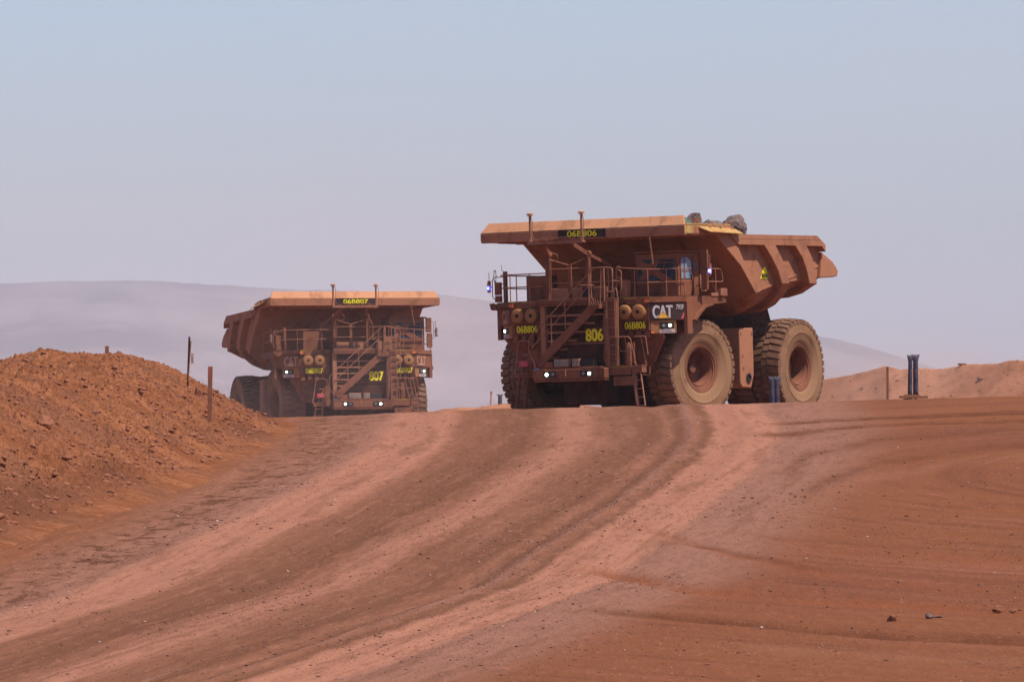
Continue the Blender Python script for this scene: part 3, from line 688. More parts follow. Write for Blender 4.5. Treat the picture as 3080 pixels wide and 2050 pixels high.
    m = B(); m.add([(2.20, -4.22, 6.855), (2.20, 4.22, 6.855), (1.93, 4.04, 7.20), (1.93, -4.04, 7.20), (1.85, -4.04, 7.20), (1.85, 4.04, 7.20), (1.95, 4.15, 6.86), (1.95, -4.15, 6.86)],
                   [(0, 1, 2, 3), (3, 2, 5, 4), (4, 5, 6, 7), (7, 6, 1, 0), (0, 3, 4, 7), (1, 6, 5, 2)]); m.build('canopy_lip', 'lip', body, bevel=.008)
    for s_ in (-1, 1):
        m = B(); m.prism([(2.10, s_ * 4.10, 6.862), (1.90, s_ * 4.02, 7.19), (1.78, s_ * 4.0, 7.16), (1.0, s_ * 4.0, 6.862)], (0, -s_ * .05, 0)); m.build('lip_gusset', 'teal', body)
        m = B(); m.prism([(1.15, s_ * 4.14, 6.80), (-1.75, s_ * 3.98, 6.76), (-1.95, s_ * 4.26, 6.56), (.75, s_ * 4.46, 6.60)], (0, 0, .03))
        m.prism([(2.0, s_ * 4.195, 6.87), (-1.55, s_ * 4.0, 6.87), (-1.55, s_ * 3.9, 6.87), (2.0, s_ * 4.09, 6.87)], (0, 0, .045))
        m.prism([(2.203, s_ * 4.225, 6.56), (2.203, s_ * 4.225, 6.84), (1.5, s_ * 4.188, 6.84), (1.5, s_ * 4.188, 6.56)], (0, s_ * .006, 0))
        for xx in (.2, -.6): m.lathe([(.05, 0), (.05, .05 * s_), (0, .05 * s_)], (xx, s_ * 4.12, 6.82), 'Y', 8)
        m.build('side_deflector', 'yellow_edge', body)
        # top rail along the side
        m = B(); pr = [(-1.86, 6.84), (-2.22, 6.56), (-8.1, 6.56), (-8.72, 6.24), (-8.72, 5.98), (-8.45, 6.18), (-2.3, 6.19), (-1.7, 6.5)]
        m.prism([(a, s_ * 3.60, b) for a, b in pr], (0, s_ * .31, 0))
        m.prism([(-2.35, s_ * 3.905, 6.44), (-8.2, s_ * 3.905, 6.44), (-8.3, s_ * 3.905, 6.40), (-2.38, s_ * 3.905, 6.40)], (0, s_ * .012, 0))
        m.build('top_rail', 'body', body, bevel=.02)
        # front corner gusset
        m = B(); m.prism([(-.60, s_ * 3.58, 6.58), (-2.0, s_ * 3.58, 6.58), (-2.35, s_ * 3.58, 6.10), (-2.62, s_ * 3.58, 5.75), (-3.05, s_ * 3.58, 5.25), (-3.95, s_ * 3.58, 4.52), (-3.55, s_ * 3.58, 4.44), (-2.48, s_ * 3.58, 5.44)], (0, s_ * .27, 0)); m.build('corner_gusset', 'body', body, bevel=.02)
        # inset facets and edge strips on the side
        m = B(); m.bar((-3.95, s_ * 3.63, 4.52), (-9.3, s_ * 3.63, 5.60), .03, .07); m.build('plate_seam', 'body', body)
        # ribs
        for rx in (0, 2.30):
            path = [(-4.55 - rx, 3.62, 6.20), (-5.0 - rx, 3.64, 5.75), (-5.42 - rx * .93, 3.64, 5.25), (-5.66 - rx * .90, 3.62, 4.85), (-5.86 - rx * .90, 3.42, 4.45), (-6.02 - rx * .9, 3.0, 4.12), (-6.12 - rx * .9, 2.5, 3.98), (-6.12 - rx * .9, 1.6, 3.92)]
            outn = [(1, 0), (1, 0), (1, 0), (1, -.15), (.85, -.5), (.5, -.85), (.15, -1), (0, -1)]
            wd = [.84, .74, .62, .56, .54, .52, .5, .5]; vs2 = []
            for (x, v, z), (oy, oz), w_ in zip(path, outn, wd):
                zz = z if v > 3.6 else float(body_bottom(np.array(x), np.array(v)))
                dd = .29
                for q, dx in ((-.06, -w_ / 2), (-.06, w_ / 2), (dd, w_ / 2), (dd, -w_ / 2)): vs2.append((x + dx, s_ * (v + oy * q), zz + oz * q))
            k = len(path); fs2 = []
            for i in range(k - 1):
                for j in range(4): fs2.append((i * 4 + j, i * 4 + (j + 1) % 4, i * 4 + 4 + (j + 1) % 4, i * 4 + 4 + j))
            fs2 += [(0, 1, 2, 3), (4 * k - 4, 4 * k - 3, 4 * k - 2, 4 * k - 1)]
            m = B(); m.add(vs2, fs2); m.build('side_rib', 'body', body, bevel=.02)
        # tail cheek
        m = B(); m.prism([(-8.7, s_ * 3.6, 5.98), (-9.55, s_ * 3.6, 5.62), (-9.93, s_ * 3.6, 5.30), (-9.85, s_ * 3.6, 5.10), (-9.6, s_ * 3.6, 5.06), (-8.55, s_ * 3.6, 5.02)], (0, s_ * .16, 0)); m.build('tail_cheek', 'body', body, bevel=.04)
    for xx, top_v in ((-8.55, 3.55), (-8.0, 3.3)):
        m = B(); vs2 = []; vv = [top_v, top_v - .3, top_v - .8, 1.6, 0, -1.6, .8 - top_v, .3 - top_v, -top_v]
        for i, v in enumerate(vv):
            zb = float(body_bottom(np.array(xx), np.array(v))); dd = [0, .16, .24, .24, .24, .24, .24, .16, 0][i]
            vs2 += [(xx - .22, v, zb + .06), (xx + .22, v, zb + .06), (xx + .22, v, zb - dd), (xx - .22, v, zb - dd)]
        m.add(vs2, [(i * 4 + j, i * 4 + (j + 1) % 4, i * 4 + 4 + (j + 1) % 4, i * 4 + 4 + j) for i in range(8) for j in range(4)]); m.build('floor_beam', 'body', body, bevel=.03)
    m = B()
    for s_ in (-1, 1): m.box(-8.6, -4.6, s_ * 1.1 - .2, s_ * 1.1 + .2, 3.2, 3.9)
    m.build('body_sill', 'dark', body)
    for ob in [body] + [c_ for c_ in body.children]:
        if ob.name.split('.')[0] in ('canopy', 'canopy_lip', 'lip_gusset', 'side_deflector'): continue
        for v in ob.data.vertices: v.co.x += .36; v.co.y *= 1.05
    # heaped load
    gx = np.linspace(-8.4, 1.80, 60); gy = np.linspace(-3.6, 3.6, 44); GX, GY = np.meshgrid(gx, gy, indexing='ij')
    GZ = 6.30 + .20 * np.clip(1 - np.abs(GY) / 3.6, 0, 1) + .10 * fbm(GX * 1.3 + load_seed, GY * 1.3, 4, 200 + load_seed) + .22 * np.exp(-((GX + 1.2) / 1.6) ** 2 - ((GY - .8) / 2.0) ** 2) * (load_seed == 1)
    GZ = np.where(GX > -1.0, np.maximum(GZ, 6.87 + .06 * fbm(GX * 3, GY * 3, 3, 7)), GZ)
    ld = grid_mesh('ore_load', GX, GY, GZ, 'ore', kind=None); ld.matrix_world = T
    ld['kind'] = 'stuff'
    # ---------------- number plates
    def plate(name, corners, off, mat='plate'):
        m = B(); m.prism(corners, off); return m.build(name, mat, root)
    p = plate('number_plate', [(2.206, -.98, 6.545), (2.206, .99, 6.545), (2.206, .99, 6.84), (2.206, -.98, 6.84)], (.012, 0, 0))
    lettering('lettering', code, 'yellow', p, (2.222, .02, 6.695), (0, 1, 0), (0, 0, 1), 1.24, .215, .018)
    p = plate('number_plate', [(2.86, .42, 2.80), (2.86, 1.28, 2.80), (2.86, 1.28, 3.32), (2.86, .42, 3.32)], (.02, 0, 0), 'plate_red')
    lettering('lettering', num, 'yellow', p, (2.884, .82, 3.05), (0, 1, 0), (0, 0, 1), .74, .44, .045)
    for c0 in (-2.18, 2.30):
        p = plate('number_plate', [(2.505, c0 - .55, 3.17), (2.505, c0 + .55, 3.17), (2.505, c0 + .55, 3.52), (2.505, c0 - .55, 3.52)], (.02, 0, 0), 'plate_red')
        lettering('lettering', code, 'yellow', p, (2.53, c0, 3.345), (0, 1, 0), (0, 0, 1), .86, .25, .017)
    m = B().mat('yellow'); m.prism([(-3.95, 3.805, 4.98), (-4.50, 3.805, 4.98), (-4.52, 3.805, 5.12), (-4.36, 3.805, 5.40), (-4.20, 3.805, 5.40)], (0, .012, 0)); m.build('side_sticker', None, root)
    lettering('side_lettering', num, 'black', root, (-4.25, 3.825, 5.10), (-1, 0, 0), (0, 0, 1), .44, .17, .01)
    # ---------------- upper front: panels, deck
    for s_ in (-1, 1):
        def q(L, z, d=0.0):          # a point on the chamfered corner panel
            return (2.47 - .643 * L + .766 * d, s_ * (2.85 + .766 * L + .643 * d), z)
        m = B(); m.box(1.9, 2.50, min(s_ * 1.38, s_ * 2.85), max(s_ * 1.38, s_ * 2.85), 3.14, 4.12)
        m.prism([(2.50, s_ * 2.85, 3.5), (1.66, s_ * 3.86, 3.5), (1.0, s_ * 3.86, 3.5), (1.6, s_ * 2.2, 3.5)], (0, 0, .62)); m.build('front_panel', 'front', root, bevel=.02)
        m = B(); a = [q(.03, 3.03), q(.97, 3.03), q(.97, 3.495), q(.03, 3.495)]; b = [(x - .35, y - s_ * .3, z) for x, y, z in a]; m.hexa(a, b); lb = m.build('lamp_housing', 'ochre', root, bevel=.02)
        a = [q(.36, 3.20, .004), q(.88, 3.20, .004), q(.88, 3.42, .004), q(.36, 3.42, .004)]; b = [q(.36, 3.20, .016), q(.88, 3.20, .016), q(.88, 3.42, .016), q(.36, 3.42, .016)]
        m = B(); m.hexa(a, b); m.build('lamp_recess', 'black', lb)
        def lampd(L, z, r, mat, nm):
            c = Vector(q(L, z, .017)); n_ = Vector((.766, s_ * .643, 0)); u = Vector((0, 0, 1)); e = n_.cross(u)
            k = 16; vs = [c + (e * math.cos(2 * math.pi * i / k) + u * math.sin(2 * math.pi * i / k)) * r for i in range(k)]
            m = B(); m.prism(vs, n_ * .03); m.build(nm, mat, root)
        lampd(.73, 3.31, .052, 'lamp', 'headlight'); lampd(.50, 3.31, .06, 'lens', 'spare_lamp')
        a = [q(.36, 3.045, .004), q(.90, 3.045, .004), q(.90, 3.18, .004), q(.36, 3.18, .004)]; b = [q(.36, 3.045, .014), q(.90, 3.045, .014), q(.90, 3.18, .014), q(.36, 3.18, .014)]
        m = B().mat('white'); m.hexa(a, b); m.mat('plate_red')
        for k in range(3):
            z0 = 3.068 + .036 * k; m.hexa([q(.40, z0, .015), q(.86 - .06 * k, z0, .015), q(.86 - .06 * k, z0 + .014, .015), q(.40, z0 + .014, .015)], [q(.40, z0, .017), q(.86 - .06 * k, z0, .017), q(.86 - .06 * k, z0 + .014, .017), q(.40, z0 + .014, .017)])
        m.build('warning_label', None, root)
        # logo panel
        clean = (num == '806' and s_ > 0)
        a = [q(.02, 3.52, .03), q(1.28, 3.52, .03), q(1.28, 4.10, .03), q(.02, 4.10, .03)]; b = [q(.02, 3.52, .045), q(1.28, 3.52, .045), q(1.28, 4.10, .045), q(.02, 4.10, .045)]
        if not clean: a = [q(.02, 3.52, .03), q(.90, 3.52, .03), q(.90, 4.10, .03), q(.02, 4.10, .03)]; b = [q(.02, 3.52, .045), q(.90, 3.52, .045), q(.90, 4.10, .045), q(.02, 4.10, .045)]
        m = B(); m.hexa(a, b); pn = m.build('logo_panel', 'plate' if clean else 'front', root)
        rgt = (-.643 * s_, .766, 0) if s_ > 0 else (.643, .766, 0)
        lettering('lettering', 'CAT', 'white' if clean else 'tan_letter', pn, q(.47, 3.80, .05), rgt, (0, 0, 1), .74, .46, .05)
        c = Vector(q(.485, 3.0, .072)); e = Vector(rgt).normalized(); n_ = Vector((.766, s_ * .643, 0))
        m = B().mat('black'); m.prism([c + e * a_ + Vector((0, 0, z_)) for a_, z_ in ((-.26, .565), (.26, .565), (0, .80))], n_ * .003)
        m.mat('orange' if clean else 'tan_letter'); m.prism([c + e * a_ + Vector((0, 0, z_)) for a_, z_ in ((-.225, .572), (.225, .572), (0, .785))], n_ * .008); m.build('logo_triangle', None, pn)
        if clean:
            lettering('model_lettering', '793F', 'white', pn, q(1.10, 3.96, .05), rgt, (0, 0, 1), .28, .18, .02)
            m = B(); m.hexa([q(1.12, 3.53, .046), q(1.22, 3.53, .046), q(1.27, 3.75, .046), q(1.22, 3.75, .046)], [q(1.12, 3.53, .05), q(1.22, 3.53, .05), q(1.27, 3.75, .05), q(1.22, 3.75, .05)]); m.build('red_stripe', 'red', pn)
        # deck slab with yellow edge stripes
        poly = [(2.55, s_ * 1.36, 4.14), (2.55, s_ * 2.9, 4.14), (1.68, s_ * 3.92, 4.14), (-1.2, s_ * 3.92, 4.14), (-1.2, s_ * 1.36, 4.14)]
        m = B().mat('front'); m.prism(poly, (0, 0, .20)); m.mat('stripe')
        m.box(2.551, 2.556, *sorted((s_ * 1.85, s_ * 2.35)), 4.27, 4.335); m.box(2.551, 2.556, *sorted((s_ * 2.55, s_ * 2.85)), 4.27, 4.335); m.box(2.3, 2.54, *sorted((s_ * 1.5, s_ * 2.8)), 4.341, 4.35)
        m.build('deck', None, root, bevel=.01)
        m = B(); m.box(2.51, 2.58, *sorted((s_ * 2.0, s_ * 2.84)), 4.11, 4.135); m.build('trim', 'ochre', root)
        m = B(); m.box(2.56, 2.60, *sorted((s_ * 2.72, s_ * 2.88)), 4.15, 4.25); m.build('marker_lamp', 'marker', root)
        m = B(); m.hexa([q(.05, 3.04, .02), q(.15, 3.04, .02), q(.15, 3.10, .02), q(.05, 3.10, .02)], [q(.05, 3.04, .035), q(.15, 3.04, .035), q(.15, 3.10, .035), q(.05, 3.10, .035)]); m.build('marker_lamp', 'marker', root)
        # round engine-air covers
        for i, c0 in enumerate((1.93, 2.50)):
            y0 = s_ * c0; dirt = .12 + .05 * i
            m = B().mat('ochre'); m.lathe([(.0, 0), (.255, 0), (.262, .02), (.262, .17), (.24, .20), (.215, .215), (.075, .215), (.066, .205)], (2.50, y0, 3.82), 'X', 36)
            cv = m.build('round_cover', None, root, smooth=35)
            m = B(); m.lathe([(.066, .207), (.062, .16), (0, .16)], (2.50, y0, 3.82), 'X', 16); m.build('cover_hole', 'grille', cv)
        # fender over the front tyre
        arch = [(1.66, 3.0), (1.30, 3.02), (1.12, 3.45), (.78, 3.80), (.45, 3.96), (-.17, 4.06), (-1.2, 4.12)]
        m = B(); m.prism([(x, s_ * 3.80, z) for x, z in arch] + [(-1.2, s_ * 3.80, 4.138), (1.66, s_ * 3.80, 4.138)], (0, s_ * .14, 0))
        for (xa, za), (xb, zb) in zip(arch[1:], arch[2:]): m.hexa([(xa, s_ * 1.4, za), (xb, s_ * 1.4, zb), (xb, s_ * 1.4, zb + .05), (xa, s_ * 1.4, za + .05)], [(xa, s_ * 3.79, za), (xb, s_ * 3.79, zb), (xb, s_ * 3.79, zb + .05), (xa, s_ * 3.79, za + .05)])
        m.prism([(1.30, s_ * 3.942, 3.50), (.95, s_ * 3.942, 3.78), (.55, s_ * 3.942, 3.99), (.0, s_ * 3.942, 4.06), (.0, s_ * 3.942, 4.02), (.52, s_ * 3.942, 3.93), (.9, s_ * 3.942, 3.72), (1.27, s_ * 3.942, 3.44)], (0, s_ * .15, 0))
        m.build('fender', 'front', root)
        m = B(); m.prism([(2.30, s_ * 1.40, 3.13), (2.30, s_ * 3.30, 3.02), (2.12, s_ * 3.25, 2.86), (1.95, s_ * 2.62, 1.85), (1.95, s_ * 2.28, 1.83), (1.98, s_ * 1.40, 2.2)], (-.05, 0, 0)); m.build('mudguard', 'front', root)
    m = B(); m.prism([(-1.25, -3.9, 4.16), (-1.25, 3.9, 4.16), (-1.6, 3.4, 4.16), (-1.6, -3.4, 4.16)], (0, 0, .15)); m.build('rear_deck', 'front', root)
    for s_ in (-1, 1):
        for k in range(4):
            m = B(); yy = s_ * (1.7 + .34 * k); m.box(2.3, 2.46, yy - .09, yy + .09, 2.92 - .04 * (k % 2), 3.13); m.build('bracket', 'front', root)
    # ---------------- grille block
    m = B(); m.box(.8, 2.78, -1.34, 1.32, 1.60, 4.28); m.box(1.0, 2.5, -1.30, 1.30, 4.283, 4.76); hood = m.build('radiator_housing', 'grille', root, bevel=.02)
    m = B()
    for k in range(34):
        z0 = 1.98 + k * .066
        if 2.76 < z0 < 2.84: continue
        m.bar((2.80, -1.12, z0), (2.80, 1.28, z0), .012, .05, (-.5, 0, 1))
    m.build('grille_slats', 'grille', hood)
    m = B(); m.box(2.782, 2.835, -1.15, 1.30, 2.745, 2.785); m.box(2.50, 2.56, -1.15, 1.20, 4.36, 4.76)
    m.box(2.782, 2.98, -1.36, -1.16, 1.9, 4.16); m.box(2.784, 2.90, 1.30, 1.42, 1.9, 4.1)
    m.build('grille_frame', 'body', hood, bevel=.015)
    for k in range(6):
        z0 = 2.28 + .30 * k; m = B(); m.bar((2.86, -1.158, z0), (2.86, -1.1 + .385 * (k + 1), z0), .05, .075); m.build('cross_bar', 'body', hood)
    # ---------------- landing and stair
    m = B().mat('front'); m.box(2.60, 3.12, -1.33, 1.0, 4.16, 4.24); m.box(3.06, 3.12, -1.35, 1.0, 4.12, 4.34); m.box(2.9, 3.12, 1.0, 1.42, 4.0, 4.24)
    land = m.build('landing', None, root, bevel=.01)
    m = B(); m.box(3.0, 3.13, -1.33, .98, 4.34, 4.36)
    m.build('landing_lip', 'lip', land)
    m = B(); a, b = Vector((3.30, -1.30, 2.06)), Vector((3.22, 1.02, 4.06))
    m.bar(a, b, .05, .31, (0, 0, 1)); m.bar(a + Vector((-.52, 0, 0)), b + Vector((-.52, 0, 0)), .05, .28, (0, 0, 1))
    m.box(2.75, 3.32, .80, 1.30, 3.98, 4.12)
    for k in range(9):
        t_ = (k + .5) / 9; pp = a.lerp(b, t_); m.box(pp.x - .50, pp.x - .03, pp.y - .13, pp.y + .13, pp.z + .02, pp.z + .05)
    for k in range(11):
        pp = a.lerp(b, (k + .4) / 11); m.box(pp.x + .026, pp.x + .034, pp.y - .02, pp.y + .06, pp.z - .05, pp.z - .02)
    m.build('stairway', 'front', root, bevel=.008)
    m = B(); r_ = .019
    m.tube([(3.36, -1.62, 3.02), (3.26, 1.0, 5.36)], r_); m.tube([(3.36, -1.52, 2.66), (3.26, .9, 4.84)], r_)
    m.tube([(3.33, -.70, 2.76), (3.33, -.70, 3.72)], .022); m.tube([(3.29, -.14, 3.30), (3.29, -.14, 4.28)], .022); m.tube([(3.28, .86, 4.1), (3.28, .86, 5.2)], .022)
    m.tube(rnd_corner([(3.36, -1.62, 3.02), (3.36, -1.66, 2.5), (3.36, -1.42, 2.12), (3.36, -1.40, 1.85)]), r_)
    m.build('stair_handrail', 'rail', root, smooth=40)
    # mast frame over the landing
    m = B()
    for y0, side in ((-1.17, -1), (.48, 1)):
        m.bar((2.62, y0, 4.3), (2.62, y0, 5.98), .15, .15, (1, 0, 0)); m.tube([(2.72, y0 + .06 * side, 4.3), (2.72, y0 + .06 * side, 5.95)], .02)
        yb_ = -.33 + side * .55
        m.bar((2.60, y0, 5.92), (3.45, yb_, 6.36), .13, .15); m.bar((2.66, y0, 5.95), (1.82, y0 + side * .46, 5.5), .11, .11)
        m.bar((1.82, y0 + side * .46, 4.34), (1.82, y0 + side * .46, 5.52), .09, .09, (1, 0, 0))
        m.lathe([(0, -.09), (.12, -.09), (.12, .09), (0, .09)], (2.62, y0 + .0, 5.95), 'X', 12)
    m.bar((2.56, -.33, 4.3), (2.56, -.33, 5.60), .13, .09, (1, 0, 0))
    mast = m.build('mast_frame', 'front', root, bevel=.01)
    m = B(); m.box(3.32, 3.56, -1.46, .80, 6.36, 6.41); m.box(3.563, 3.585, -1.46, .80, 6.32, 6.43); m.build('antenna_tray', 'rail', mast)
    m = B()
    for z0 in (5.45, 4.95): m.tube([(2.64, -1.17, z0), (2.64, .48, z0)], .019); m.tube([(2.64, -1.17, z0), (1.85, -1.6, z0)], .017)
    m.tube([(2.62, -1.12, 5.80), (2.6, -.38, 5.58)], .021); m.tube([(2.62, .43, 5.80), (2.6, -.28, 5.58)], .021)
    for y0 in (-1.1, -.30, .52): m.tube([(2.75, y0, 4.34), (2.75, y0 + .02, 4.6)], .02)
    m.build('landing_handrail', 'rail', root, smooth=40)
    for y0 in (-1.40, .73):
        m = B(); m.tube([(3.45, y0, 6.41), (3.45, y0, 7.36)], .043, 10); m.lathe([(.0, 6.41), (.075, 6.41), (.05, 6.60), (.0, 6.60)], (3.45, y0, 0), 'Z', 12); ap = m.build('antenna_pole', 'rail', mast, smooth=40)
        m = B(); m.lathe([(0, 7.36), (.055, 7.36), (.06, 7.39), (.12, 7.40), (.125, 7.43), (.10, 7.455), (0, 7.47)], (3.45, y0, 0), 'Z', 18); m.tube([(3.45 + .0, y0 + .13 * math.cos(t), 7.35 + .03 * math.sin(2 * t)) if False else (3.45 + .12 * math.sin(t), y0 + .12 * math.cos(t), 7.36) for t in np.linspace(0, 2 * math.pi, 14)[:-1]], .010, 5, closed=True); m.build('antenna_cap', 'lip', root, smooth=40)
        m = B(); sg_ = 1 if y0 < 0 else -1
        m.tube(rnd_corner([(3.47, y0 + .05, 7.36), (3.50, y0 + .12, 7.2), (3.48, y0 + .10, 6.7), (3.5, y0 + .16, 6.5), (3.5, y0 + sg_ * .35, 6.45), (3.5, y0 + sg_ * .5, 6.56), (3.5, y0 + sg_ * .68, 6.52), (3.5, y0 + sg_ * .72, 6.42)], .15), .011, 5); m.build('antenna_cable', 'rail', root, smooth=40)
    m = B(); m.tube(rnd_corner([(3.5, -.6, 6.47), (3.5, -.5, 6.53), (3.5, .1, 6.56), (3.5, .45, 6.50), (3.5, .5, 6.42)], .1), .010, 5)
    m.tube(rnd_corner([(3.4, -.72, 6.36), (3.1, -.95, 6.2), (2.9, -.85, 6.02), (2.8, -.70, 5.98), (2.75, -.68, 5.84), (2.72, -.85, 5.72), (2.7, -1.1, 5.80)], .1), .016, 6)
    m.tube(rnd_corner([(3.38, -.8, 6.36), (3.0, -1.02, 6.1), (2.85, -.95, 5.95), (2.75, -1.05, 5.6), (2.72, -1.08, 5.0), (2.72, -1.08, 4.3)], .1), .013, 6); m.build('cable', 'rail', root, smooth=40)
    # ---------------- ladder on the right-hand side of the grille (as seen from the front)
    m = B(); m.box(2.86, 3.02, 1.44, 1.80, 1.62, 4.32); m.build('ladder_board', 'front', root, bevel=.01)
    m = B(); m.tube([(3.10, 1.50, 1.9), (3.10, 1.50, 4.65)], .018); m.tube([(3.10, 1.80, 1.9), (3.10, 1.80, 4.65)], .018)
    for k in range(9): m.tube([(3.10, 1.50, 2.02 + .318 * k), (3.10, 1.80, 2.02 + .318 * k)], .02)
    m.tube(rnd_corner([(3.14, 1.95, 2.86), (3.14, 1.97, 4.3), (3.1, 1.90, 4.62), (3.08, 1.84, 4.7)]), .02); m.build('ladder', 'rail', root, smooth=40)
    m = B()
    m.tube(rnd_corner([(2.64, .55, 5.42), (2.9, 1.05, 5.44), (3.08, 1.40, 5.44), (3.08, 1.72, 5.40), (3.08, 1.74, 4.36), (3.08, 1.44, 4.33)]), .021)
    m.tube(rnd_corner([(3.0, 1.15, 4.25), (3.0, 1.22, 5.42), (3.08, 1.55, 5.43), (3.08, 1.57, 4.55), (3.08, 1.45, 4.45)]), .021)
    m.tube(rnd_corner([(2.98, 1.99, 5.44), (2.95, 1.82, 5.44), (2.95, 1.82, 4.3)]), .021)
    m.tube(rnd_corner([(2.95, 1.80, 5.36), (2.95, 2.02, 5.28), (2.95, 2.02, 4.6), (2.95, 1.85, 4.5)]), .021)
    m.tube([(2.64, .5, 4.92), (2.95, 1.05, 4.93), (3.08, 1.2, 4.93), (3.06, 2.0, 4.93)], .018)
    m.bar((2.9, 1.26, 4.2), (2.9, 1.26, 5.44), .06, .06, (1, 0, 0))
    m.tube(rnd_corner([(2.9, 1.98, 4.98), (2.95, 1.9, 5.08), (2.95, 1.78, 4.98), (2.98, 1.72, 4.96)]), .022)
    m.build('ladder_hoop', 'rail', root, smooth=40)
    m = B().mat('rail'); m.box(2.98, 3.2, .45, .92, 4.80, 4.84); m.tube(rnd_corner([(3.2, .46, 4.83), (3.2, .90, 4.83), (3.2, .92, 4.35), (3.18, .99, 4.28)]), .018); m.mat('black'); m.box(2.9, 3.1, .5, .82, 4.40, 4.76)
    m.mat('rail'); m.box(3.12, 3.2, .78, .9, 4.38, 4.52); m.build('junction_box', None, root)
    m = B(); rr = random.Random(3)
    for k in range(5):
        y0 = .80 + .1 * k; m.tube(rnd_corner([(3.1, y0, 4.35), (3.14, y0 + .06, 4.22 - .03 * k), (3.14, y0 + .12, 4.06 + .02 * k), (3.1, y0 + .05, 3.98)], .05), .014, 5)
    for k in range(4): m.tube(rnd_corner([(3.03, 1.36 + .03 * k, 4.1), (3.10, 1.30 + .04 * k, 3.4), (3.08, 1.38 + .02 * k, 2.8), (3.12, 1.30 + .05 * k, 2.3), (3.05, 1.36, 1.95)], .2), .012, 5)
    m.build('hose_bundle', 'rail', root, smooth=40)
    # ---------------- bumper and low lamps
    m = B(); m.box(3.02, 3.42, -1.47, 1.50, 1.50, 1.86); m.box(3.0, 3.40, -1.45, 1.48, 1.42, 1.497); bp = m.build('bumper', 'front', root, bevel=.025)
    m = B(); m.box(3.0, 3.44, -1.48, -.95, 1.863, 1.875); m.box(3.0, 3.44, .6, 1.45, 1.863, 1.875); m.box(3.43, 3.45, -.12, -.09, 1.6, 1.84); m.build('bumper_trim', 'lip', bp)
    for s_ in (-1, 1):
        y0 = s_ * .76
        m = B(); m.box(3.421, 3.432, y0 - .26, y0 + .26, 1.58, 1.78); m.build('lamp_recess', 'black', bp)
        for dy, mt, nm, rad in ((s_ * .12, 'lamp', 'headlight', .056), (-s_ * .13, 'lens', 'spare_lamp', .055)):
            m = B(); m.lathe([(0, 0), (rad, 0), (rad, .03), (0, .035)], (3.433, y0 + dy, 1.68), 'X', 16); m.build(nm, mt, root)
    m = B(); m.box(2.9, 3.3, -1.35, 1.3, 1.88, 1.93); m.box(2.95, 3.3, -1.10, -.72, 1.933, 2.14); m.build('lamp_tray', 'front', root, bevel=.015)
    for y0 in (-.50, -.20, .25):
        m = B().mat('lip'); m.box(3.1, 3.3, y0 - .15, y0 + .135, 1.955, 2.22); m.mat('lens'); m.box(3.301, 3.31, y0 - .12, y0 + .105, 1.985, 2.19); m.build('work_lamp', None, root)
    m = B(); m.box(3.0, 3.28, .42, .96, 1.935, 2.20); m.build('horn_box', 'black', root)
    m = B(); m.box(3.28, 3.42, -1.40, -1.25, 1.876, 1.92); m.build('clip', 'blue_tag', root)
    # right-hand step platform, lower ladder and rails (viewer's right)
    m = B().mat('front'); m.box(2.70, 3.12, 1.52, 2.42, 1.60, 1.86); m.box(2.8, 3.08, 1.66, 2.5, 1.22, 1.55); m.box(2.78, 3.12, 2.46, 2.86, 1.66, 1.90); m.mat('stripe'); m.box(2.72, 3.13, 1.6, 2.38, 1.862, 1.93); m.mat('rail'); m.box(2.76, 3.14, 2.44, 2.88, 1.903, 1.925); m.box(3.082, 3.09, 1.82, 2.2, 1.45, 1.465)
    m.build('step_platform', None, root, bevel=.01)
    m = B()
    for ya, yb2 in ((2.52, 2.70), (2.78, 2.96)): m.bar((3.08, ya, 1.72), (3.12, yb2, .48), .03, .07, (1, 0, 0))
    for k in range(4):
        t_ = .27 + k * .24; yy = 2.52 + .18 * t_; m.box(3.06, 3.16, yy, yy + .26, 1.72 - 1.24 * t_ - .015, 1.72 - 1.24 * t_ + .02)
    m.bar((3.0, 2.44, 1.7), (3.04, 2.60, .50), .03, .16, (1, 0, 0)); m.build('lower_ladder', 'rail', root)
    m = B()
    m.tube(rnd_corner([(3.1, 1.54, 1.95), (3.1, 1.54, 2.93), (3.1, 2.32, 2.95), (3.1, 2.42, 2.85), (3.1, 2.62, 1.9), (3.1, 2.62, 1.62)]), .021)
    m.tube(rnd_corner([(3.1, 2.17, 2.94), (3.1, 2.38, 2.0), (3.1, 2.42, 1.80)]), .019)
    m.tube(rnd_corner([(2.8, 2.40, 2.94), (2.8, 2.86, 2.95), (2.8, 2.94, 2.3)]), .019); m.tube(rnd_corner([(2.8, 2.66, 2.94), (2.8, 2.86, 1.95)]), .019)
    m.tube([(3.1, 1.54, 2.45), (3.1, 2.54, 2.44)], .018); m.tube([(3.08, 1.86, 2.93), (3.08, 1.90, 1.95)], .02)
    m.tube(rnd_corner([(2.9, 2.72, 1.60), (2.9, 3.06, 1.55), (2.9, 3.06, 1.86)]), .018)
    m.build('platform_handrail', 'rail', root, smooth=40)
    m = B(); m.lathe([(0, 0), (.10, 0), (.12, .3), (.12, .7), (.06, .85), (0, .85)], (2.72, 2.10, 1.9), 'Z', 14); m.box(2.6, 2.68, 1.9, 2.3, 2.0, 2.75); m.build('filter_canister', 'front', root, smooth=40)
    # left-hand (viewer's left) step and rails
    m = B().mat('front'); m.box(2.75, 3.05, -2.32, -1.55, 1.60, 1.80); m.prism([(2.96, -2.28, 1.7), (2.96, -1.5, 1.7), (2.96, -1.52, 2.6), (2.96, -1.75, 2.6)], (.03, 0, 0)); m.build('step_platform', None, root, bevel=.01)
    m = B()
    for ya, yb2 in ((-2.22, -2.44), (-1.86, -2.08)): m.bar((3.0, ya, 1.72), (3.03, yb2, .48), .03, .15, (1, 0, 0))
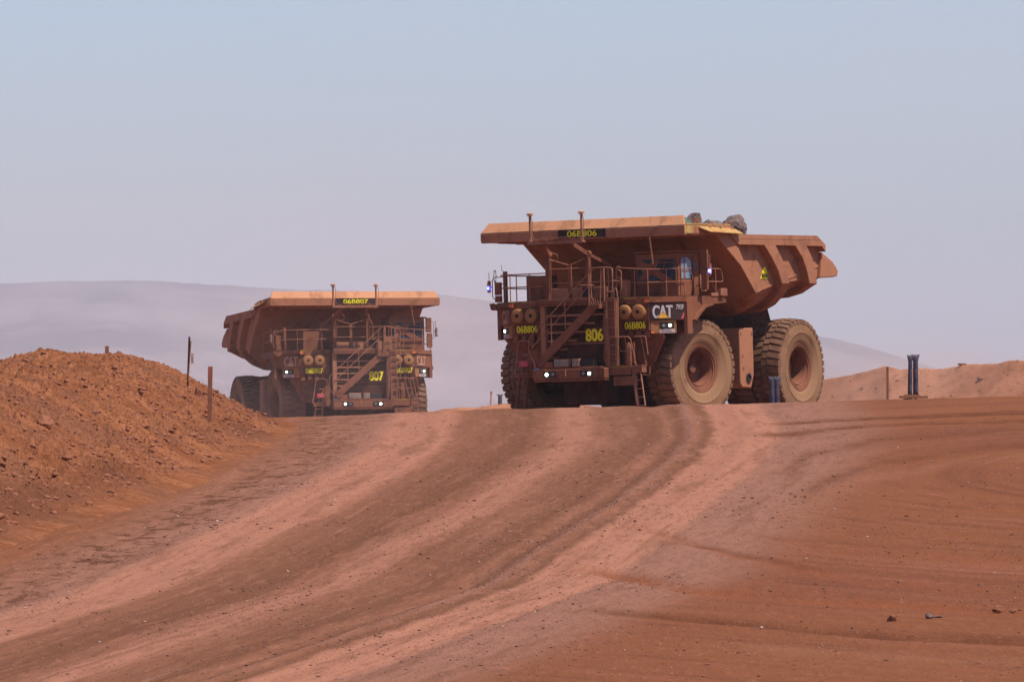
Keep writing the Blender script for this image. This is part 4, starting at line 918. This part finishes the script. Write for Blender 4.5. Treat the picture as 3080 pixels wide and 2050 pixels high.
    for k in range(4): t_ = .2 + k * .26; yy = -2.22 - .22 * t_; m.box(2.98, 3.06, yy, yy + .36, 1.72 - 1.24 * t_ - .015, 1.72 - 1.24 * t_ + .015)
    m.build('lower_ladder', 'front', root)
    m = B()
    m.tube(rnd_corner([(3.1, -2.24, 2.80), (3.1, -2.18, 2.92), (3.1, -1.80, 2.92), (3.1, -1.68, 2.84), (3.1, -1.64, 2.62)]), .02)
    m.tube([(3.1, -1.74, 2.6), (3.1, -1.76, 1.7)], .02); m.tube(rnd_corner([(3.1, -2.30, 2.30), (3.1, -2.40, 1.75), (3.1, -2.34, 1.60), (3.1, -2.28, 1.62)]), .018)
    m.tube([(3.1, -2.08, 2.42), (3.1, -1.82, 2.44)], .02); m.tube([(3.1, -2.24, 2.80), (3.1, -2.44, 1.75)], .018)
    m.tube([(3.06, -2.18, 1.72), (3.08, -2.10, 1.98)], .018); m.tube([(3.06, -1.9, 1.72), (3.08, -1.96, 1.98)], .018); m.tube([(3.06, -2.2, 1.75), (3.06, -1.88, 1.75)], .02)
    m.build('platform_handrail', 'rail', root, smooth=40)
    m = B(); m.box(3.0, 3.16, -2.2, -1.84, 2.0, 2.20); m.build('fire_bottle_cover', 'red', root, bevel=.02)
    # ---------------- cab
    m = B().mat('front'); m.prism([(1.60, 1.82, 4.345), (1.60, 1.82, 5.90), (.12, 1.82, 5.90), (.12, 1.82, 4.345)], (0, 1.76, 0))
    m.box(.05, 1.72, 1.80, 3.66, 5.903, 5.97)
    cab = m.build('cab', None, root, bevel=.05)
    m = B(); m.prism([(1.604, 1.93, 4.92), (1.604, 3.46, 4.92), (1.604, 3.46, 5.68), (1.604, 1.98, 5.68)], (.012, 0, 0)); ws = m.build('windscreen', 'glass', cab)
    m = B(); cx, cz = 2.52, 5.27                       # X-shaped guard plates in front of the windscreen
    m.prism([(1.64, 1.95, 5.66), (1.64, 2.12, 5.66), (1.64, 2.20, 5.58), (1.64, 2.44, 5.53), (1.64, 2.60, 5.66), (1.64, 2.86, 5.66), (1.64, 2.70, 5.35), (1.64, 2.86, 5.26), (1.64, 3.40, 4.93), (1.64, 2.90, 4.93), (1.64, 2.62, 5.12), (1.64, 2.42, 5.10), (1.64, 2.2, 4.93), (1.64, 1.93, 4.93), (1.64, 2.16, 5.22), (1.64, 2.05, 5.36), (1.64, 1.97, 5.36)], (.012, 0, 0)); m.build('window_guard', 'front', cab)
    m = B(); m.bar((1.66, 2.6, 5.56), (1.66, 3.44, 5.56), .02, .035); m.bar((1.66, 2.95, 5.22), (1.66, 3.15, 5.68), .02, .03, (1, 0, 0)); m.box(1.605, 1.66, 1.85, 3.54, 4.78, 4.86); m.box(1.605, 1.64, 1.85, 2.95, 4.5, 4.55)
    m.bar((1.63, 3.50, 4.9), (1.63, 3.50, 5.72), .03, .05, (1, 0, 0)); m.build('window_bars', 'front', cab)
    m = B(); m.prism([(1.42, 3.585, 4.98), (1.42, 3.585, 5.62), (1.30, 3.585, 5.72), (.95, 3.585, 5.72), (.72, 3.585, 5.60), (.64, 3.585, 4.98)], (0, .012, 0)); m.build('side_window', 'sidewin', cab)
    m = B(); m.prism([(.52, 3.585, 5.30), (.52, 3.585, 5.66), (.30, 3.585, 5.50), (.24, 3.585, 5.30)], (0, .012, 0)); m.build('rear_window', 'glass', cab)
    m = B(); m.box(1.16, 1.20, 3.60, 3.62, 4.98, 5.72); m.box(.64, 1.42, 3.60, 3.615, 5.24, 5.27); m.prism([(1.48, 3.584, 4.40), (1.48, 3.584, 5.80), (1.43, 3.584, 5.80), (1.43, 3.584, 4.40)], (0, .03, 0)); m.prism([(.60, 3.584, 4.40), (.60, 3.584, 5.80), (.55, 3.584, 5.80), (.55, 3.584, 4.40)], (0, .03, 0)); m.box(.7, .74, 3.6, 3.66, 4.9, 5.1)
    m.build('cab_door', 'front', cab)
    # box left of the cab, deck handrails
    m = B(); m.box(1.9, 2.2, 1.50, 1.80, 4.345, 4.98); m.build('cab_step_box', 'body', root, bevel=.02)
    m = B(); z1, z0 = 5.32, 4.86
    m.tube(rnd_corner([(2.5, 1.55, z1 + .1), (2.5, 2.84, z1), (1.66, 3.88, z1), (1.2, 3.88, z1)]), .018); m.tube(rnd_corner([(2.5, 1.50, z0), (2.5, 2.84, z0), (1.66, 3.88, z0), (1.2, 3.88, z0)]), .016)
    for px_, py_ in ((2.5, 2.30), (2.5, 2.84), (1.66, 3.86), (2.08, 3.36)): m.tube([(px_, py_, 4.34), (px_, py_, z1)], .019)
    m.tube([(2.5, 1.40, 4.2), (2.5, 1.40, 5.42)], .025); m.tube([(2.5, 1.55, 4.2), (2.5, 1.55, 5.42)], .018)
    m.tube(rnd_corner([(.2, 3.88, z1), (-.95, 3.88, z1), (-1.1, 3.88, z0), (.2, 3.88, z0)], .12), .018); m.tube([(-.55, 3.88, 4.34), (-.55, 3.88, z1)], .019)
    m.build('deck_handrail', 'rail', root, smooth=40)
    m = B(); m.tube([(-.35, 3.85, 5.0), (-.42, 3.82, 4.75), (-.6, 3.85, 4.5), (-.7, 3.86, 4.36)], .014, 5); m.tube([(-.85, 3.86, 4.6), (-.66, 3.86, 4.48), (-.6, 3.86, 4.34)], .014, 5); m.box(-1.15, -.1, 3.80, 3.95, 4.345, 4.46); m.box(-.95, -.6, 3.93, 4.05, 4.36, 4.62); m.box(-1.2, -1.05, 3.85, 3.98, 4.35, 4.62); m.build('deck_fittings', 'rail', root)
    # viewer's left: cabinet, handrail, post
    m = B(); m.box(1.1, 1.9, -2.55, -1.72, 4.345, 5.26); m.build('cabinet', 'front', root, bevel=.02)
    m = B(); m.tube(rnd_corner([(2.5, -1.2, z1), (2.5, -2.84, z1), (1.85, -3.66, z1), (.4, -3.84, z1), (-1.0, -3.84, z1)]), .022); m.tube(rnd_corner([(2.5, -1.50, z0), (2.5, -2.84, z0), (1.85, -3.66, z0), (.4, -3.84, z0), (-1.0, -3.84, z0)]), .02)
    for px_, py_ in ((2.5, -2.05), (2.5, -2.60), (2.35, -2.95), (-.95, -3.84)): m.tube([(px_, py_, 4.34), (px_, py_, z1)], .02)
    m.build('deck_handrail', 'rail', root, smooth=40)
    m = B(); m.bar((1.85, -3.45, 4.2), (1.85, -3.45, 5.46), .12, .12, (1, 0, 0)); m.build('mirror_post', 'front', root)
    # mirrors
    m = B().mat('front'); m.box(.50, .62, 3.93, 4.20, 5.28, 5.98); m.box(.54, .68, 3.96, 4.22, 4.56, 5.22); m.mat('rail'); m.tube(rnd_corner([(.6, 4.2, 5.8), (.62, 4.30, 5.78), (.62, 4.32, 5.0), (.62, 4.20, 4.95)], .05), .014); m.tube([(.55, 3.7, 5.5), (.56, 4.0, 5.5)], .02); m.tube([(.55, 3.7, 4.7), (.56, 4.0, 4.7)], .02)
    mr = m.build('mirror', None, root, bevel=.03)
    m = B(); m.bar((.7, 3.98, 4.6), (.7, 3.98, 5.1), .03, .10, (1, 0, 0)); m.box(.62, .72, 3.99, 4.18, 4.50, 4.56); m.build('mirror_bracket', 'lip', mr)
    m = B().mat('front'); m.box(1.75, 1.87, -3.90, -3.66, 4.62, 5.08); m.box(1.77, 1.89, -3.88, -3.64, 4.36, 4.60)
    m.mat('rail'); m.tube(rnd_corner([(1.82, -3.5, 5.27), (1.82, -3.95, 5.26), (1.82, -4.02, 5.15), (1.82, -4.02, 4.55), (1.82, -3.92, 4.45), (1.82, -3.86, 4.46)]), .018); m.tube([(1.82, -3.5, 5.02), (1.82, -3.9, 4.98)], .018)
    hx = [(1.82, -3.90 + .05 * math.cos(t), 5.30 + .24 * math.sin(t)) for t in np.linspace(0, 2 * math.pi, 7)[:-1]]; m.tube(hx, .02, 6, closed=True)
    m.build('mirror', None, root, bevel=.02)
    m = B().mat('front'); m.box(1.8, 1.95, -4.05, -3.62, 4.12, 4.30); m.prism([(1.96, -4.06, 4.31), (1.96, -3.86, 4.33), (1.96, -3.72, 4.06), (1.96, -3.98, 4.08)], (.04, 0, 0)); m.build('marker_bracket', None, root)
    m = B(); m.tube([(1.82, -4.15, 5.12), (1.82, -4.15, 5.44)], .012, 5); m.tube([(1.82, -3.56, 5.45), (1.82, -3.60, 5.52), (1.82, -3.62, 5.70)], .010, 5); m.tube([(.7, 4.40, 5.4), (.7, 4.38, 5.85)], .012, 5); m.build('whip_antenna', 'front', root)
    # beacons, one on each mirror arm, lit blue on the near truck
    for (bx, by, bz) in ((1.86, -4.14, 4.88), (.78, 4.40, 5.22)):
        lit = num == '806'
        m = B(); m.lathe([(0, -.16), (.055, -.16), (.07, -.12), (.07, -.09), (0, -.09)], (bx, by, bz), 'Z', 14); m.lathe([(0, .09), (.07, .09), (.075, .13), (.05, .2), (.06, .26), (0, .27)], (bx, by, bz), 'Z', 14); m.bar((bx - .06, by, bz - .12), (bx - .06, by, bz + .26), .05, .07, (1, 0, 0)); m.bar((bx - .06, by, bz + .05), (bx - .07, by - .1 * (1 if by > 0 else -1), bz + .05), .04, .04); bc = m.build('beacon', 'rail', root, smooth=40)
        m = B(); m.lathe([(0, -.09), (.055, -.085), (.06, 0), (.055, .085), (0, .09)], (bx, by, bz), 'Z', 16); m.build('beacon_lens', 'beacon' if lit else 'lens', bc, smooth=40)
        if lit: m = B(); m.lathe([(0, -.028), (.02, -.018), (.026, 0), (.02, .018), (0, .028)], (bx + .048, by - .004, bz), 'Z', 10); m.build('beacon_bulb', 'beacon_core', bc, smooth=60)
    # fuel and antenna rod hanging under the canopy
    m = B(); m.tube([(2.20, 2.78, 6.50), (2.22, 2.84, 6.1), (2.24, 2.92, 5.50)], .032, 8); m.build('hanging_rod', 'front', root, smooth=40)
    return root

def placed(yaw_deg, gx, gy, origin):
    n_ = Vector((-gx, -gy, 1)).normalized(); f = Vector((math.cos(R(yaw_deg)), math.sin(R(yaw_deg)), 0)); f = (f - n_ * f.dot(n_)).normalized(); l = n_.cross(f)
    m_ = Matrix((f, l, n_)).transposed().to_4x4(); m_.translation = Vector(origin); return m_
T1 = placed(239, .0268, -.007, (3.807, 301.815, -.652))
T2 = placed(285.0, .018, -.043, (-8.04, 408.20, -1.915))
make_truck('806', T1, R(-12), 'loaded red-dusted haul truck numbered 806, the nearer one, with blue beacons lit', 1)
make_truck('807', T2, R(2), 'red-dusted haul truck numbered 807, the farther one behind the left berm, facing the camera', 2)
def on_truck(col, row, v):
    d = Vector(((col - CXP) / FX, 1.0, (HR - row) / FX)); Rt = T1.to_3x3().transposed(); a = Rt @ d; b = Rt @ T1.translation
    t = (v + b.y) / a.y; return d * t
for col, row, v, sx_, sz_, seed, lab in ((1683, 525, 2.3, .54, .52, 3, 'large grey ore boulder crowning the load behind the canopy of truck 806'), (1600, 511, 2.3, .34, .31, 6, 'second largest grey boulder on the load of truck 806, next to the canopy lip'), (1627, 516, 2.4, .24, .15, 8, 'small reddish rock between the two grey boulders on the load'), (1648, 517, 2.4, .28, .15, 11, 'low dark rock touching the largest boulder on the load')):
    p = on_truck(col, row, v); tag(rock('ore_boulder', p, sx_, sx_, sz_, 'ore', seed, 4, seed), lab, 'boulder', None)

# ================================================================== airborne dust behind the trucks
def dust_mat(k, col=(.82, .70, .67, 1)):
    g = N('airborne_dust'); g.t.nodes.remove(g.b); pv = g.n('ShaderNodeVolumePrincipled'); pv.inputs['Color'].default_value = col
    gr_ = g.n('ShaderNodeTexGradient', gradient_type='SPHERICAL'); g.l(g.obj(), gr_.inputs[0])
    nz_ = g.rng(g.noise(g.obj(), 2.2, 3), .3, .7, .45, 1.3)
    dn = g.math('MULTIPLY', g.math('MULTIPLY', g.math('POWER', gr_.outputs['Fac'], 1.3), nz_), k); g.l(dn, pv.inputs['Density']); g.l(pv.outputs[0], g.o.inputs['Volume']); return g.m
M['airdust'] = dust_mat(1.7e-3); M['neardust'] = dust_mat(1.5e-2, (.88, .62, .48, 1)); M['truckdust'] = dust_mat(3.0e-3, (.84, .68, .60, 1))
def dust(cx, y, cz, rx, ry, rz, mt='airdust'):
    import bmesh
    bm = bmesh.new(); bmesh.ops.create_icosphere(bm, subdivisions=3, radius=1.0); me = bpy.data.meshes.new('dust_cloud'); bm.to_mesh(me); bm.free(); me.materials.append(M[mt])
    o = bpy.data.objects.new('dust_cloud', me); C.objects.link(o); o.location = (cx, y, cz); o.scale = (rx, ry, rz); o['kind'] = 'stuff'
dust(34, 1050, -6, 105, 300, 26); dust(16, 340, .6, 9, 26, 2.6, 'neardust'); dust(-8, 396, .5, 17, 34, 7, 'truckdust'); dust(-60, 1050, -6, 60, 250, 16); dust(-12, 1100, 6, 36, 260, 34)

# ================================================================== haze
m = MB(); m.box(-24000, 24000, -60, 24500, -170, 330)
g = N('dust_haze'); g.t.nodes.remove(g.b); pv = g.n('ShaderNodeVolumePrincipled'); pv.inputs['Color'].default_value = (.80, .80, .85, 1)
pv.inputs['Density'].default_value = 4.8e-5; pv.inputs['Anisotropy'].default_value = 0.1; g.l(pv.outputs[0], g.o.inputs['Volume'])
M['haze'] = g.m; hz = m.build('haze', 'haze'); tag(hz, kind='stuff')
